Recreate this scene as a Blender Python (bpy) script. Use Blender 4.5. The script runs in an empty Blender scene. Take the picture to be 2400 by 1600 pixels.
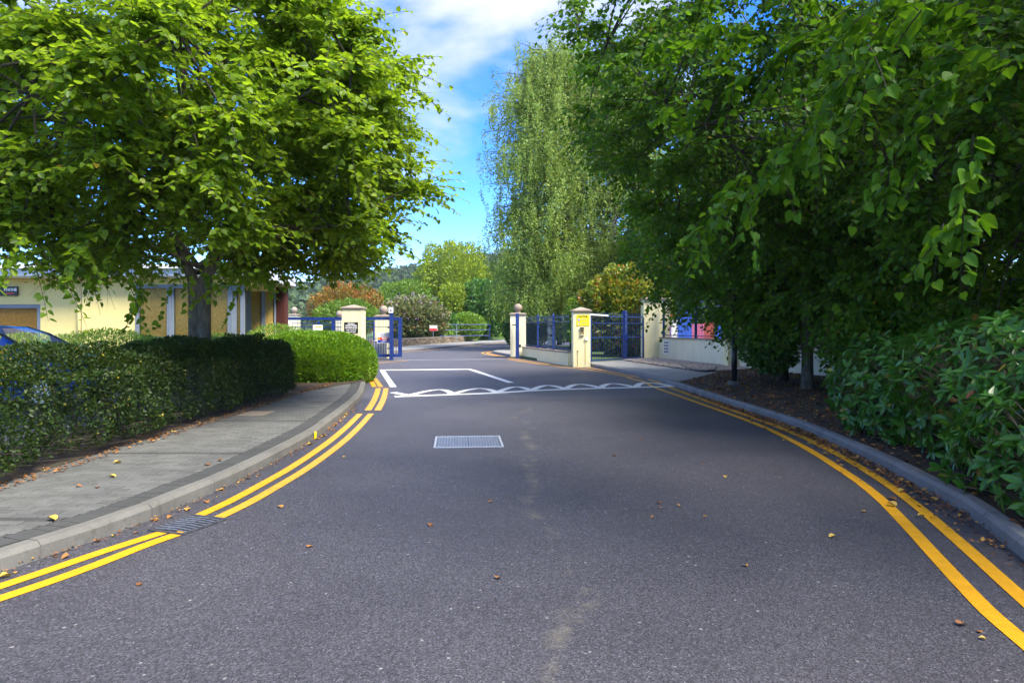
import bpy, bmesh, math, random
import numpy as np
from mathutils import Vector, Matrix

R = math.radians
sc = bpy.context.scene
C = sc.collection
rng = np.random.default_rng(11)
random.seed(5)

# ------------------------------------------------------------------ camera
CH, FPX, HOR = 1.6, 1600.0, 765.0          # eye height, focal length and horizon row in photo pixels
cam_d = bpy.data.cameras.new('camera')
cam = bpy.data.objects.new('camera', cam_d)
C.objects.link(cam)
cam.location = (0, 0, CH)
cam.rotation_euler = (R(90), 0, 0)
cam_d.sensor_width = 36
cam_d.lens = 24
cam_d.shift_y = -35 / 2400
cam_d.clip_start = 0.05
cam_d.clip_end = 6000
sc.camera = cam

# ------------------------------------------------------------------ sun, sky, exposure
SUN_EL = 54
SV = Vector((0.76, -0.65, 0)).normalized() * math.cos(R(SUN_EL)) + Vector((0, 0, math.sin(R(SUN_EL))))
sun_d = bpy.data.lights.new('sun', 'SUN')
sun_d.energy = 3.1
sun_d.angle = R(24.0)
sun_d.color = (1.0, 0.93, 0.80)
sun = bpy.data.objects.new('sun', sun_d)
C.objects.link(sun)
sun.rotation_euler = (-SV).to_track_quat('-Z', 'Y').to_euler()
sun.location = (20, -15, 40)

world = bpy.data.worlds.new('World')
sc.world = world
world.use_nodes = True
wt = world.node_tree
wt.nodes.clear()


def wn(t, **k):
    n = wt.nodes.new(t)
    for a, b in k.items():
        setattr(n, a, b)
    return n


sky = wn('ShaderNodeTexSky', sky_type='NISHITA', sun_disc=False)
sky.sun_elevation = R(SUN_EL)
sky.sun_rotation = math.atan2(SV.x, SV.y)
sky.air_density = 0.75
sky.dust_density = 0.15
sky.altitude = 600
sky.ozone_density = 4.0
tc = wn('ShaderNodeTexCoord')
mp = wn('ShaderNodeMapping')
mp.inputs['Scale'].default_value = (1.0, 1.0, 1.9)
mp.inputs['Location'].default_value = (0.66, 0.0, 0.10)
nz = wn('ShaderNodeTexNoise')
nz.inputs['Scale'].default_value = 4.2
nz.inputs['Detail'].default_value = 8
nz.inputs['Roughness'].default_value = 0.52
nz.inputs['Distortion'].default_value = 0.25
sep = wn('ShaderNodeSeparateXYZ')
el = wn('ShaderNodeMapRange')
el.inputs['From Min'].default_value = 0.13
el.inputs['From Max'].default_value = 0.38
el.inputs['To Min'].default_value = -0.12
el.inputs['To Max'].default_value = 0.09
ad = wn('ShaderNodeMath', operation='ADD')
rp = wn('ShaderNodeValToRGB')
rp.color_ramp.elements[0].position = 0.44
rp.color_ramp.elements[1].position = 0.74
rp.color_ramp.interpolation = 'EASE'
mx = wn('ShaderNodeMix', data_type='RGBA')
mx.inputs['B'].default_value = (1.95, 2.05, 2.25, 1)
hs = wn('ShaderNodeHueSaturation')
hs.inputs['Saturation'].default_value = 1.35
hs.inputs['Hue'].default_value = 0.515
bg = wn('ShaderNodeBackground')
bg.inputs['Strength'].default_value = 0.14
wo = wn('ShaderNodeOutputWorld')
L = wt.links.new
L(tc.outputs['Generated'], mp.inputs['Vector'])
L(mp.outputs['Vector'], nz.inputs['Vector'])
L(tc.outputs['Generated'], sep.inputs['Vector'])
L(sep.outputs['Z'], el.inputs['Value'])
L(nz.outputs['Fac'], ad.inputs[0])
L(el.outputs['Result'], ad.inputs[1])
L(ad.outputs[0], rp.inputs['Fac'])
L(rp.outputs['Color'], mx.inputs['Factor'])
L(sky.outputs['Color'], hs.inputs['Color'])
L(hs.outputs['Color'], mx.inputs['A'])
L(mx.outputs['Result'], bg.inputs['Color'])
L(bg.outputs['Background'], wo.inputs['Surface'])

sc.view_settings.view_transform = 'Standard'
sc.view_settings.look = 'None'
sc.view_settings.gamma = 1
sc.view_settings.use_curve_mapping = False
sc.view_settings.exposure = 1.98
sc.render.engine = 'CYCLES'
sc.cycles.use_denoising = True
sc.cycles.max_bounces = 6
sc.cycles.diffuse_bounces = 4
sc.cycles.volume_bounces = 0
sc.cycles.use_adaptive_sampling = True
sc.cycles.adaptive_threshold = 0.025
sc.cycles.transparent_max_bounces = 8
sc.cycles.sample_clamp_indirect = 6


# ------------------------------------------------------------------ pixel to place
def G(u, v, z=0.0):
    """photo pixel -> point on the level z"""
    d = (CH - z) * FPX / (v - HOR)
    return Vector(((u - 1200) / FPX * d, d, z))


def P(u, v, y):
    return Vector(((u - 1200) / FPX * y, y, CH - (v - HOR) / FPX * y))


# ------------------------------------------------------------------ materials
MATS = {}


class NT:
    def __init__(self, name):
        self.m = bpy.data.materials.new(name)
        self.m.use_nodes = True
        self.t = self.m.node_tree
        self.bsdf = self.t.nodes['Principled BSDF']
        self.out = self.t.nodes['Material Output']

    def n(self, t, inp=None, **k):
        n = self.t.nodes.new(t)
        for a, b in k.items():
            setattr(n, a, b)
        for a, b in (inp or {}).items():
            n.inputs[a].default_value = b
        return n

    def l(self, a, b):
        self.t.links.new(a, b)

    def noise(self, scale, detail=4, rough=0.5, vec=None, dist=0.0):
        n = self.n('ShaderNodeTexNoise', {'Scale': scale, 'Detail': detail, 'Roughness': rough, 'Distortion': dist})
        if vec is not None:
            self.l(vec, n.inputs['Vector'])
        return n.outputs['Fac']

    def ramp(self, fac, stops, interp='LINEAR'):
        r = self.n('ShaderNodeValToRGB')
        cr = r.color_ramp
        cr.interpolation = interp
        while len(cr.elements) < len(stops):
            cr.elements.new(0.5)
        for e, (p, c) in zip(cr.elements, stops):
            e.position = p
            e.color = (*c, 1) if len(c) == 3 else c
        self.l(fac, r.inputs['Fac'])
        return r.outputs['Color']

    def mix(self, fac, a, b, mode='MIX'):
        m = self.n('ShaderNodeMix', data_type='RGBA', blend_type=mode)
        for s, v in (('Factor', fac), ('A', a), ('B', b)):
            if isinstance(v, (int, float)):
                m.inputs[s].default_value = v
            elif isinstance(v, tuple):
                m.inputs[s].default_value = (*v, 1)
            else:
                self.l(v, m.inputs[s])
        return m.outputs['Result']

    def bump(self, h, strength, dist, prev=None):
        b = self.n('ShaderNodeBump', {'Strength': strength, 'Distance': dist})
        self.l(h, b.inputs['Height'])
        if prev is not None:
            self.l(prev, b.inputs['Normal'])
        return b.outputs['Normal']

    def pos(self):
        return self.n('ShaderNodeNewGeometry').outputs['Position']

    def done(self, col=None, rough=0.6, normal=None, metal=0.0, spec=0.5):
        b = self.bsdf
        if col is not None:
            if isinstance(col, tuple):
                b.inputs['Base Color'].default_value = (*col, 1)
            else:
                self.l(col, b.inputs['Base Color'])
        if isinstance(rough, (int, float)):
            b.inputs['Roughness'].default_value = rough
        else:
            self.l(rough, b.inputs['Roughness'])
        b.inputs['Metallic'].default_value = metal
        b.inputs['Specular IOR Level'].default_value = spec
        if normal is not None:
            self.l(normal, b.inputs['Normal'])
        return self.m


def plain(name, col, rough=0.6, metal=0.0, var=0.12, scale=6.0, bump=0.0, spec=0.5):
    """painted / cast surface with mild mottling"""
    t = NT(name)
    p = t.pos()
    f = t.noise(scale, 5, 0.6, p)
    lo = tuple(c * (1 - var) for c in col)
    hi = tuple(min(1, c * (1 + var)) for c in col)
    c = t.ramp(f, [(0.3, lo), (0.7, hi)])
    nrm = t.bump(t.noise(scale * 12, 4, 0.6, p), bump, 0.01) if bump else None
    MATS[name] = t.done(c, rough, nrm, metal, spec)
    return MATS[name]


def leaf_mat(name, stops, trans=0.35, tcol=(0.30, 0.42, 0.03), rough=0.45, spec=0.4, veins=False):
    t = NT(name)
    a = t.n('ShaderNodeAttribute', attribute_name='var')
    c = t.ramp(a.outputs['Fac'], stops)
    if veins:
        uv = t.n('ShaderNodeAttribute', attribute_name='lx')
        w = t.n('ShaderNodeMath', operation='ABSOLUTE')
        t.l(uv.outputs['Fac'], w.inputs[0])
        v = t.ramp(w.outputs[0], [(0.0, (1, 1, 1)), (0.05, (0, 0, 0)), (0.42, (0, 0, 0)), (0.47, (1, 1, 1)), (0.53, (0, 0, 0))])
        c = t.mix(v, c, t.mix(0.5, c, (0.22, 0.36, 0.10)))
    b = t.bsdf
    t.l(c, b.inputs['Base Color'])
    b.inputs['Roughness'].default_value = rough
    b.inputs['Specular IOR Level'].default_value = spec
    tr = t.n('ShaderNodeBsdfTranslucent')
    t.l(t.mix(0.5, c, tcol), tr.inputs['Color'])
    ms = t.n('ShaderNodeMixShader', {'Fac': trans})
    t.l(b.outputs[0], ms.inputs[1])
    t.l(tr.outputs[0], ms.inputs[2])
    t.l(ms.outputs[0], t.out.inputs['Surface'])
    MATS[name] = t.m
    return t.m


# asphalt: dark binder with pale and bluish chippings, worn trail, old patches
def asphalt():
    t = NT('asphalt')
    p = t.pos()
    v1 = t.n('ShaderNodeTexVoronoi', {'Scale': 105.0, 'Randomness': 1.0})
    t.l(p, v1.inputs['Vector'])
    chip = t.ramp(v1.outputs['Color'], [(0.0, (0.018, 0.018, 0.023)), (0.45, (0.043, 0.042, 0.050)), (0.8, (0.072, 0.070, 0.083)), (0.97, (0.125, 0.125, 0.143)), (1.0, (0.26, 0.26, 0.28))])
    v2 = t.n('ShaderNodeTexVoronoi', {'Scale': 26.0, 'Randomness': 1.0})
    t.l(p, v2.inputs['Vector'])
    sp = t.n('ShaderNodeSeparateColor')
    t.l(v2.outputs['Color'], sp.inputs['Color'])
    stone = t.ramp(sp.outputs['Red'], [(0.975, (0, 0, 0)), (0.99, (1, 1, 1))])
    near = t.ramp(v2.outputs['Distance'], [(0.20, (1, 1, 1)), (0.30, (0, 0, 0))])
    stone = t.mix(1.0, stone, near, 'MULTIPLY')
    c = t.mix(stone, chip, (0.20, 0.20, 0.195))
    big = t.noise(0.55, 5, 0.6, p)
    c = t.mix(1.0, c, t.ramp(big, [(0.3, (0.82, 0.80, 0.84)), (0.7, (1.2, 1.19, 1.18))]), 'MULTIPLY')
    # beyond the hump the surfacing is newer and paler
    xyz = t.n('ShaderNodeSeparateXYZ')
    t.l(p, xyz.inputs[0])
    yr = t.n('ShaderNodeMapRange', {'From Min': 15.0, 'From Max': 15.5})
    t.l(xyz.outputs['Y'], yr.inputs['Value'])
    c = t.mix(1.0, c, t.mix(yr.outputs['Result'], (1.0, 1.0, 1.0), (1.42, 1.42, 1.42)), 'MULTIPLY')
    # dusty joint wandering down the middle of the road
    off = t.n('ShaderNodeMath', operation='MULTIPLY_ADD', )
    t.l(t.noise(0.35, 3, 0.5, p), off.inputs[0])
    off.inputs[1].default_value = 1.6
    off.inputs[2].default_value = -0.70
    wob = t.n('ShaderNodeMath', operation='MULTIPLY_ADD')
    t.l(t.noise(5.0, 3, 0.6, p), wob.inputs[0])
    wob.inputs[1].default_value = 0.22
    t.l(off.outputs[0], wob.inputs[2])
    dx = t.n('ShaderNodeMath', operation='SUBTRACT')
    t.l(xyz.outputs['X'], dx.inputs[0])
    t.l(wob.outputs[0], dx.inputs[1])
    ab = t.n('ShaderNodeMath', operation='ABSOLUTE')
    t.l(dx.outputs[0], ab.inputs[0])
    trail = t.ramp(ab.outputs[0], [(0.0, (1, 1, 1)), (0.10, (0, 0, 0))])
    brk = t.ramp(t.noise(2.2, 4, 0.7, p), [(0.48, (0, 0, 0)), (0.62, (1, 1, 1))])
    trail = t.mix(1.0, trail, brk, 'MULTIPLY')
    c = t.mix(t.mix(1.0, trail, (0.55, 0.55, 0.55), 'MULTIPLY'), c, (0.14, 0.125, 0.095))
    n1 = t.bump(v1.outputs['Distance'], 0.6, 0.005)
    n1 = t.bump(t.noise(260, 3, 0.7, p), 0.5, 0.003, n1)
    MATS['asphalt'] = t.done(c, 0.62, n1, 0, 0.45)


asphalt()


def paint(name, col, wear):
    t = NT(name)
    p = t.pos()
    w = t.noise(38, 5, 0.75, p)
    big = t.noise(1.4, 3, 0.5, p)
    w2 = t.mix(0.35, w, big)
    m = t.ramp(w2, [(wear, (0, 0, 0)), (wear + 0.035, (1, 1, 1))])
    shade = t.ramp(t.noise(9, 5, 0.6, p), [(0.3, tuple(c * 0.82 for c in col)), (0.7, col)])
    c = t.mix(m, (0.055, 0.05, 0.05), shade)
    v = t.n('ShaderNodeTexVoronoi', {'Scale': 75.0})
    t.l(p, v.inputs['Vector'])
    MATS[name] = t.done(c, 0.55, t.bump(v.outputs['Distance'], 0.35, 0.005))


paint('yellow_paint', (0.70, 0.335, 0.005), 0.315)
paint('yellow_paint_worn', (0.68, 0.33, 0.02), 0.365)
paint('white_paint', (0.80, 0.80, 0.78), 0.31)


def concrete(name, col, speck=0.2, joints=None):
    t = NT(name)
    p = t.pos()
    f = t.noise(2.3, 6, 0.65, p)
    c = t.ramp(f, [(0.25, tuple(x * 0.68 for x in col)), (0.6, col), (0.85, tuple(x * 1.2 for x in col))])
    g = t.noise(120, 3, 0.7, p)
    c = t.mix(speck, c, t.ramp(g, [(0.3, (0.04, 0.04, 0.04)), (0.7, (0.7, 0.69, 0.66))]), 'OVERLAY')
    st = t.ramp(t.noise(7, 5, 0.7, p), [(0.58, (1, 1, 1)), (0.75, (0.62, 0.60, 0.55))])
    c = t.mix(1.0, c, st, 'MULTIPLY')
    MATS[name] = t.done(c, 0.85, t.bump(g, 0.35, 0.004))


concrete('kerb_concrete', (0.150, 0.146, 0.130))
concrete('kerb_grey', (0.175, 0.177, 0.178))
concrete('paver_grey', (0.112, 0.115, 0.110), 0.35)
concrete('paver_pale', (0.126, 0.128, 0.122), 0.35)
concrete('paver_mid', (0.099, 0.101, 0.096), 0.35)
concrete('paver_dark', (0.058, 0.059, 0.057), 0.3)
concrete('footpath_concrete', (0.27, 0.27, 0.257))
concrete('coping_stone', (0.33, 0.27, 0.215), 0.4)
concrete('bedding', (0.018, 0.017, 0.015))


def render_wall(name, col):
    t = NT(name)
    p = t.pos()
    xyz = t.n('ShaderNodeSeparateXYZ')
    t.l(p, xyz.inputs[0])
    c = t.ramp(t.noise(1.2, 5, 0.6, p), [(0.3, tuple(x * 0.9 for x in col)), (0.7, col)])
    # rain streaks and splash dirt
    sc_ = t.n('ShaderNodeMapping', {'Scale': (9.0, 9.0, 0.5)})
    t.l(p, sc_.inputs['Vector'])
    stx = t.ramp(t.noise(1.0, 5, 0.6, sc_.outputs[0]), [(0.55, (1, 1, 1)), (0.8, (0.80, 0.77, 0.70))])
    c = t.mix(1.0, c, stx, 'MULTIPLY')
    MATS[name] = t.done(c, 0.8, t.bump(t.noise(70, 4, 0.6, p), 0.25, 0.006))


render_wall('cream_render', (0.82, 0.68, 0.27))
render_wall('pillar_cream', (0.82, 0.75, 0.44))
render_wall('pale_render', (0.74, 0.70, 0.50))

plain('blue_metal', (0.009, 0.030, 0.165), 0.38, 0.0, 0.15, 5)
plain('picket_blue', (0.012, 0.025, 0.07), 0.45, 0.0, 0.2, 5)
plain('blue_dark', (0.015, 0.05, 0.17), 0.4, 0.0, 0.2, 5)
plain('black_metal', (0.012, 0.012, 0.014), 0.42, 0, 0.2, 8)
plain('grey_frame', (0.17, 0.20, 0.235), 0.45, 0, 0.08, 3)
plain('white_plastic', (0.78, 0.78, 0.77), 0.45, 0, 0.05, 5)
plain('grey_box', (0.45, 0.46, 0.47), 0.5, 0, 0.08, 4)
plain('sign_black', (0.012, 0.012, 0.014), 0.4, 0, 0.1, 5)
plain('sign_white', (0.80, 0.80, 0.79), 0.4, 0, 0.04, 5)
plain('sign_yellow', (0.85, 0.72, 0.005), 0.4, 0, 0.05, 5)
plain('sign_red', (0.62, 0.03, 0.03), 0.4, 0, 0.06, 5)
plain('sign_blue', (0.012, 0.03, 0.32), 0.4, 0, 0.06, 5)
plain('sign_grey', (0.35, 0.37, 0.35), 0.5, 0, 0.06, 5)
plain('iron', (0.22, 0.24, 0.29), 0.42, 0.55, 0.35, 25, 0.3)
plain('iron_bright', (0.36, 0.39, 0.44), 0.45, 0.3, 0.2, 20)
plain('iron_dark', (0.06, 0.062, 0.075), 0.6, 0.3, 0.4, 25, 0.3)
plain('pit_shade', (0.008, 0.008, 0.008), 0.9)
plain('rubber', (0.018, 0.018, 0.02), 0.7, 0, 0.2, 10)
plain('hose', (0.03, 0.035, 0.05), 0.35, 0, 0.2, 10)
plain('car_blue', (0.006, 0.085, 0.42), 0.22, 0.25, 0.05, 3)
plain('car_dark', (0.015, 0.015, 0.017), 0.4)
plain('rim', (0.5, 0.5, 0.52), 0.3, 0.9)
plain('chrome', (0.6, 0.6, 0.6), 0.2, 0.9)
plain('intercom', (0.26, 0.21, 0.09), 0.45, 0, 0.2, 10)
plain('fascia', (0.58, 0.62, 0.68), 0.45, 0, 0.05, 2)
plain('soffit', (0.55, 0.44, 0.24), 0.7, 0, 0.1, 2)
plain('blind', (0.80, 0.46, 0.09), 0.55, 0, 0.25, 14)
plain('blind_dark', (0.70, 0.30, 0.03), 0.55, 0, 0.25, 14)
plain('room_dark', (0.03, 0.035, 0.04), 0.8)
plain('headlight', (0.8, 0.8, 0.8), 0.1)
plain('hoard_blue', (0.03, 0.10, 0.55), 0.5)
plain('hoard_pink', (0.40, 0.10, 0.20), 0.5)
plain('hoard_purple', (0.22, 0.07, 0.40), 0.5)
plain('hoard_red', (0.32, 0.06, 0.05), 0.5)
plain('hoard_white', (0.7, 0.7, 0.75), 0.5)
plain('petal', (0.42, 0.25, 0.48), 0.6)
plain('moss', (0.14, 0.13, 0.015), 0.9, 0, 0.4, 60)


def wood(name, col, rough=0.75):
    t = NT(name)
    p = t.pos()
    m = t.n('ShaderNodeMapping', {'Scale': (30, 30, 1.5)})
    t.l(p, m.inputs['Vector'])
    f = t.noise(1, 5, 0.6, m.outputs[0])
    c = t.ramp(f, [(0.25, tuple(x * 0.55 for x in col)), (0.75, tuple(x * 1.25 for x in col))])
    MATS[name] = t.done(c, rough, t.bump(f, 0.3, 0.01))


wood('red_cladding', (0.075, 0.014, 0.009))


def bark(name, a, b, sx=18, sz=5, bump=0.7, patches=None):
    t = NT(name)
    p = t.pos()
    m = t.n('ShaderNodeMapping', {'Scale': (sx, sx, sz)})
    t.l(p, m.inputs['Vector'])
    f = t.noise(1, 6, 0.7, m.outputs[0])
    c = t.ramp(f, [(0.3, a), (0.7, b)])
    q = t.ramp(t.noise(3.2, 5, 0.65, p), [(0.48, (1, 1, 1)), (0.66, (0.55, 0.62, 0.45))])
    c = t.mix(1.0, c, q, 'MULTIPLY')
    if patches:
        m2 = t.n('ShaderNodeMapping', {'Scale': (2, 2, 9)})
        t.l(p, m2.inputs['Vector'])
        c = t.mix(t.ramp(t.noise(1, 4, 0.6, m2.outputs[0]), [(0.52, (0, 0, 0)), (0.6, (1, 1, 1))]), c, patches)
    MATS[name] = t.done(c, 0.9, t.bump(f, bump, 0.02))


bark('lime_bark', (0.045, 0.040, 0.030), (0.16, 0.145, 0.11))
bark('dark_bark', (0.025, 0.020, 0.014), (0.075, 0.062, 0.045))
bark('red_bark', (0.05, 0.03, 0.018), (0.15, 0.10, 0.065))
bark('birch_bark', (0.40, 0.38, 0.34), (0.65, 0.62, 0.57), 10, 3, 0.3, (0.05, 0.045, 0.04))
bark('twig', (0.022, 0.016, 0.010), (0.06, 0.045, 0.028))
bark('pale_twig', (0.11, 0.08, 0.045), (0.24, 0.19, 0.12))


def soil():
    t = NT('soil')
    p = t.pos()
    c = t.ramp(t.noise(6, 6, 0.7, p), [(0.3, (0.022, 0.015, 0.009)), (0.55, (0.055, 0.036, 0.020)), (0.8, (0.10, 0.062, 0.03))])
    mo = t.ramp(t.noise(1.3, 4, 0.6, p), [(0.55, (0, 0, 0)), (0.72, (1, 1, 1))])
    c = t.mix(mo, c, (0.05, 0.055, 0.018))
    MATS['soil'] = t.done(c, 0.95, t.bump(t.noise(40, 6, 0.7, p), 0.9, 0.03))
    t = NT('grass')
    c = t.ramp(t.noise(3, 6, 0.7, t.pos()), [(0.3, (0.035, 0.07, 0.012)), (0.7, (0.09, 0.15, 0.03))])
    MATS['grass'] = t.done(c, 0.9)
    t = NT('hill_green')
    c = t.ramp(t.noise(0.03, 6, 0.7, t.pos()), [(0.3, (0.03, 0.055, 0.016)), (0.7, (0.06, 0.095, 0.03))])
    MATS['hill_green'] = t.done(c, 0.95)


soil()


def stone_wall_mat():
    t = NT('rubble_stone')
    p = t.pos()
    oi = t.n('ShaderNodeObjectInfo')
    c = t.ramp(oi.outputs['Random'], [(0.0, (0.13, 0.095, 0.06)), (0.5, (0.20, 0.155, 0.10)), (1.0, (0.27, 0.225, 0.17))])
    c = t.mix(1.0, c, t.ramp(t.noise(6, 5, 0.7, p), [(0.3, (0.6, 0.6, 0.55)), (0.7, (1.2, 1.15, 1.1))]), 'MULTIPLY')
    MATS['rubble_stone'] = t.done(c, 0.9, t.bump(t.noise(18, 5, 0.7, p), 0.5, 0.02))
    t = NT('pebble')
    a = t.n('ShaderNodeAttribute', attribute_name='var')
    c = t.ramp(a.outputs['Fac'], [(0, (0.14, 0.13, 0.12)), (0.4, (0.30, 0.27, 0.23)), (0.8, (0.42, 0.36, 0.30)), (1, (0.34, 0.20, 0.13))])
    MATS['pebble'] = t.done(c, 0.8)
    t = NT('dead_leaf')
    a = t.n('ShaderNodeAttribute', attribute_name='var')
    c = t.ramp(a.outputs['Fac'], [(0, (0.07, 0.028, 0.012)), (0.4, (0.20, 0.075, 0.018)), (0.75, (0.36, 0.16, 0.03)), (1, (0.50, 0.34, 0.05))])
    MATS['dead_leaf'] = t.done(c, 0.7)


stone_wall_mat()


def glass():
    t = NT('window_glass')
    gl = t.n('ShaderNodeBsdfGlossy', {'Roughness': 0.02})
    tr = t.n('ShaderNodeBsdfTransparent', {'Color': (0.88, 0.91, 0.90, 1)})
    fr = t.n('ShaderNodeFresnel', {'IOR': 1.14})
    ms = t.n('ShaderNodeMixShader')
    t.l(fr.outputs[0], ms.inputs[0])
    t.l(tr.outputs[0], ms.inputs[1])
    t.l(gl.outputs[0], ms.inputs[2])
    t.l(ms.outputs[0], t.out.inputs['Surface'])
    MATS['window_glass'] = t.m


glass()

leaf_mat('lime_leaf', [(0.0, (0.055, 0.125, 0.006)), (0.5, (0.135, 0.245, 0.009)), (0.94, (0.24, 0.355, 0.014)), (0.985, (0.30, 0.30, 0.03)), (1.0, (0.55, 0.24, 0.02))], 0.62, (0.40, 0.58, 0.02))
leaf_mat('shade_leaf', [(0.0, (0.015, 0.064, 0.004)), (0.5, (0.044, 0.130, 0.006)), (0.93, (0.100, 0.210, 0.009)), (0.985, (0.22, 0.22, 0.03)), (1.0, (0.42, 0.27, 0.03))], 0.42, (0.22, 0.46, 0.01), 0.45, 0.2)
leaf_mat('hedge_leaf', [(0.0, (0.007, 0.018, 0.003)), (0.5, (0.018, 0.042, 0.005)), (0.88, (0.050, 0.082, 0.010)), (1.0, (0.26, 0.20, 0.02))], 0.2, (0.2, 0.3, 0.02), 0.5, 0.25)
leaf_mat('bright_leaf', [(0.0, (0.045, 0.125, 0.006)), (0.5, (0.105, 0.235, 0.008)), (1.0, (0.20, 0.34, 0.015))], 0.35, (0.35, 0.52, 0.02))
leaf_mat('shrub_leaf', [(0.0, (0.06, 0.16, 0.012)), (0.5, (0.13, 0.27, 0.020)), (0.95, (0.22, 0.36, 0.03)), (1.0, (0.3, 0.2, 0.06))], 0.35, (0.35, 0.5, 0.04))
leaf_mat('glossy_leaf', [(0.0, (0.016, 0.085, 0.008)), (0.6, (0.042, 0.165, 0.012)), (0.93, (0.095, 0.220, 0.012)), (0.97, (0.32, 0.24, 0.03)), (1.0, (0.30, 0.06, 0.03))], 0.15, (0.2, 0.4, 0.02), 0.28, 0.38, veins=True)
leaf_mat('birch_leaf', [(0.0, (0.10, 0.20, 0.03)), (0.5, (0.22, 0.35, 0.06)), (1.0, (0.36, 0.47, 0.10))], 0.5, (0.42, 0.44, 0.06))
leaf_mat('tree_green', [(0.0, (0.045, 0.125, 0.014)), (0.5, (0.11, 0.22, 0.022)), (1.0, (0.20, 0.32, 0.035))], 0.35, (0.34, 0.46, 0.03))
leaf_mat('tree_yellow', [(0.0, (0.09, 0.18, 0.014)), (0.5, (0.19, 0.30, 0.018)), (1.0, (0.34, 0.42, 0.025))], 0.38, (0.48, 0.50, 0.03))
leaf_mat('tree_dark', [(0.0, (0.018, 0.080, 0.014)), (0.5, (0.048, 0.150, 0.022)), (1.0, (0.11, 0.23, 0.032))], 0.3, (0.2, 0.4, 0.03))
leaf_mat('tree_red', [(0.0, (0.06, 0.09, 0.012)), (0.4, (0.16, 0.15, 0.015)), (0.7, (0.33, 0.15, 0.018)), (1.0, (0.42, 0.07, 0.03))], 0.35, (0.5, 0.3, 0.03))
leaf_mat('buddleia_leaf', [(0.0, (0.06, 0.09, 0.03)), (0.5, (0.14, 0.17, 0.06)), (0.85, (0.22, 0.24, 0.10)), (0.9, (0.30, 0.19, 0.06)), (1.0, (0.20, 0.10, 0.03))], 0.3, (0.35, 0.4, 0.1))
leaf_mat('photinia_leaf', [(0.0, (0.04, 0.11, 0.010)), (0.5, (0.11, 0.19, 0.014)), (0.8, (0.25, 0.27, 0.02)), (0.93, (0.40, 0.28, 0.03)), (1.0, (0.45, 0.13, 0.04))], 0.3, (0.45, 0.4, 0.03), 0.35)
leaf_mat('forest_leaf', [(0.0, (0.022, 0.050, 0.016)), (0.5, (0.045, 0.085, 0.024)), (1.0, (0.085, 0.125, 0.035))], 0.2, (0.2, 0.3, 0.05), 0.7)

M = MATS


# ------------------------------------------------------------------ object helpers
def mesh_obj(name, verts, faces, mat, parent=None, smooth=False):
    me = bpy.data.meshes.new(name)
    me.from_pydata([tuple(v) for v in verts], [], faces)
    if smooth:
        me.polygons.foreach_set('use_smooth', [True] * len(me.polygons))
    me.materials.append(M[mat] if isinstance(mat, str) else mat)
    me.update()
    o = bpy.data.objects.new(name, me)
    C.objects.link(o)
    attach(o, parent)
    return o


def attach(o, parent):
    if parent is None:
        return
    o.parent = parent
    if parent.parent is None:
        o.matrix_parent_inverse = Matrix.Translation(-parent.location)


def thing(name, label, cat, loc, group=None):
    o = bpy.data.objects.new(name, None)
    o.empty_display_size = 0.2
    C.objects.link(o)
    o.location = loc
    o['label'] = label
    o['category'] = cat
    if group:
        o['group'] = group
    return o


def tag(o, label, cat, group=None):
    o['label'] = label
    o['category'] = cat
    if group:
        o['group'] = group
    return o


def struct(o):
    o['kind'] = 'structure'
    return o


def stuff(o):
    o['kind'] = 'stuff'
    return o


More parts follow.
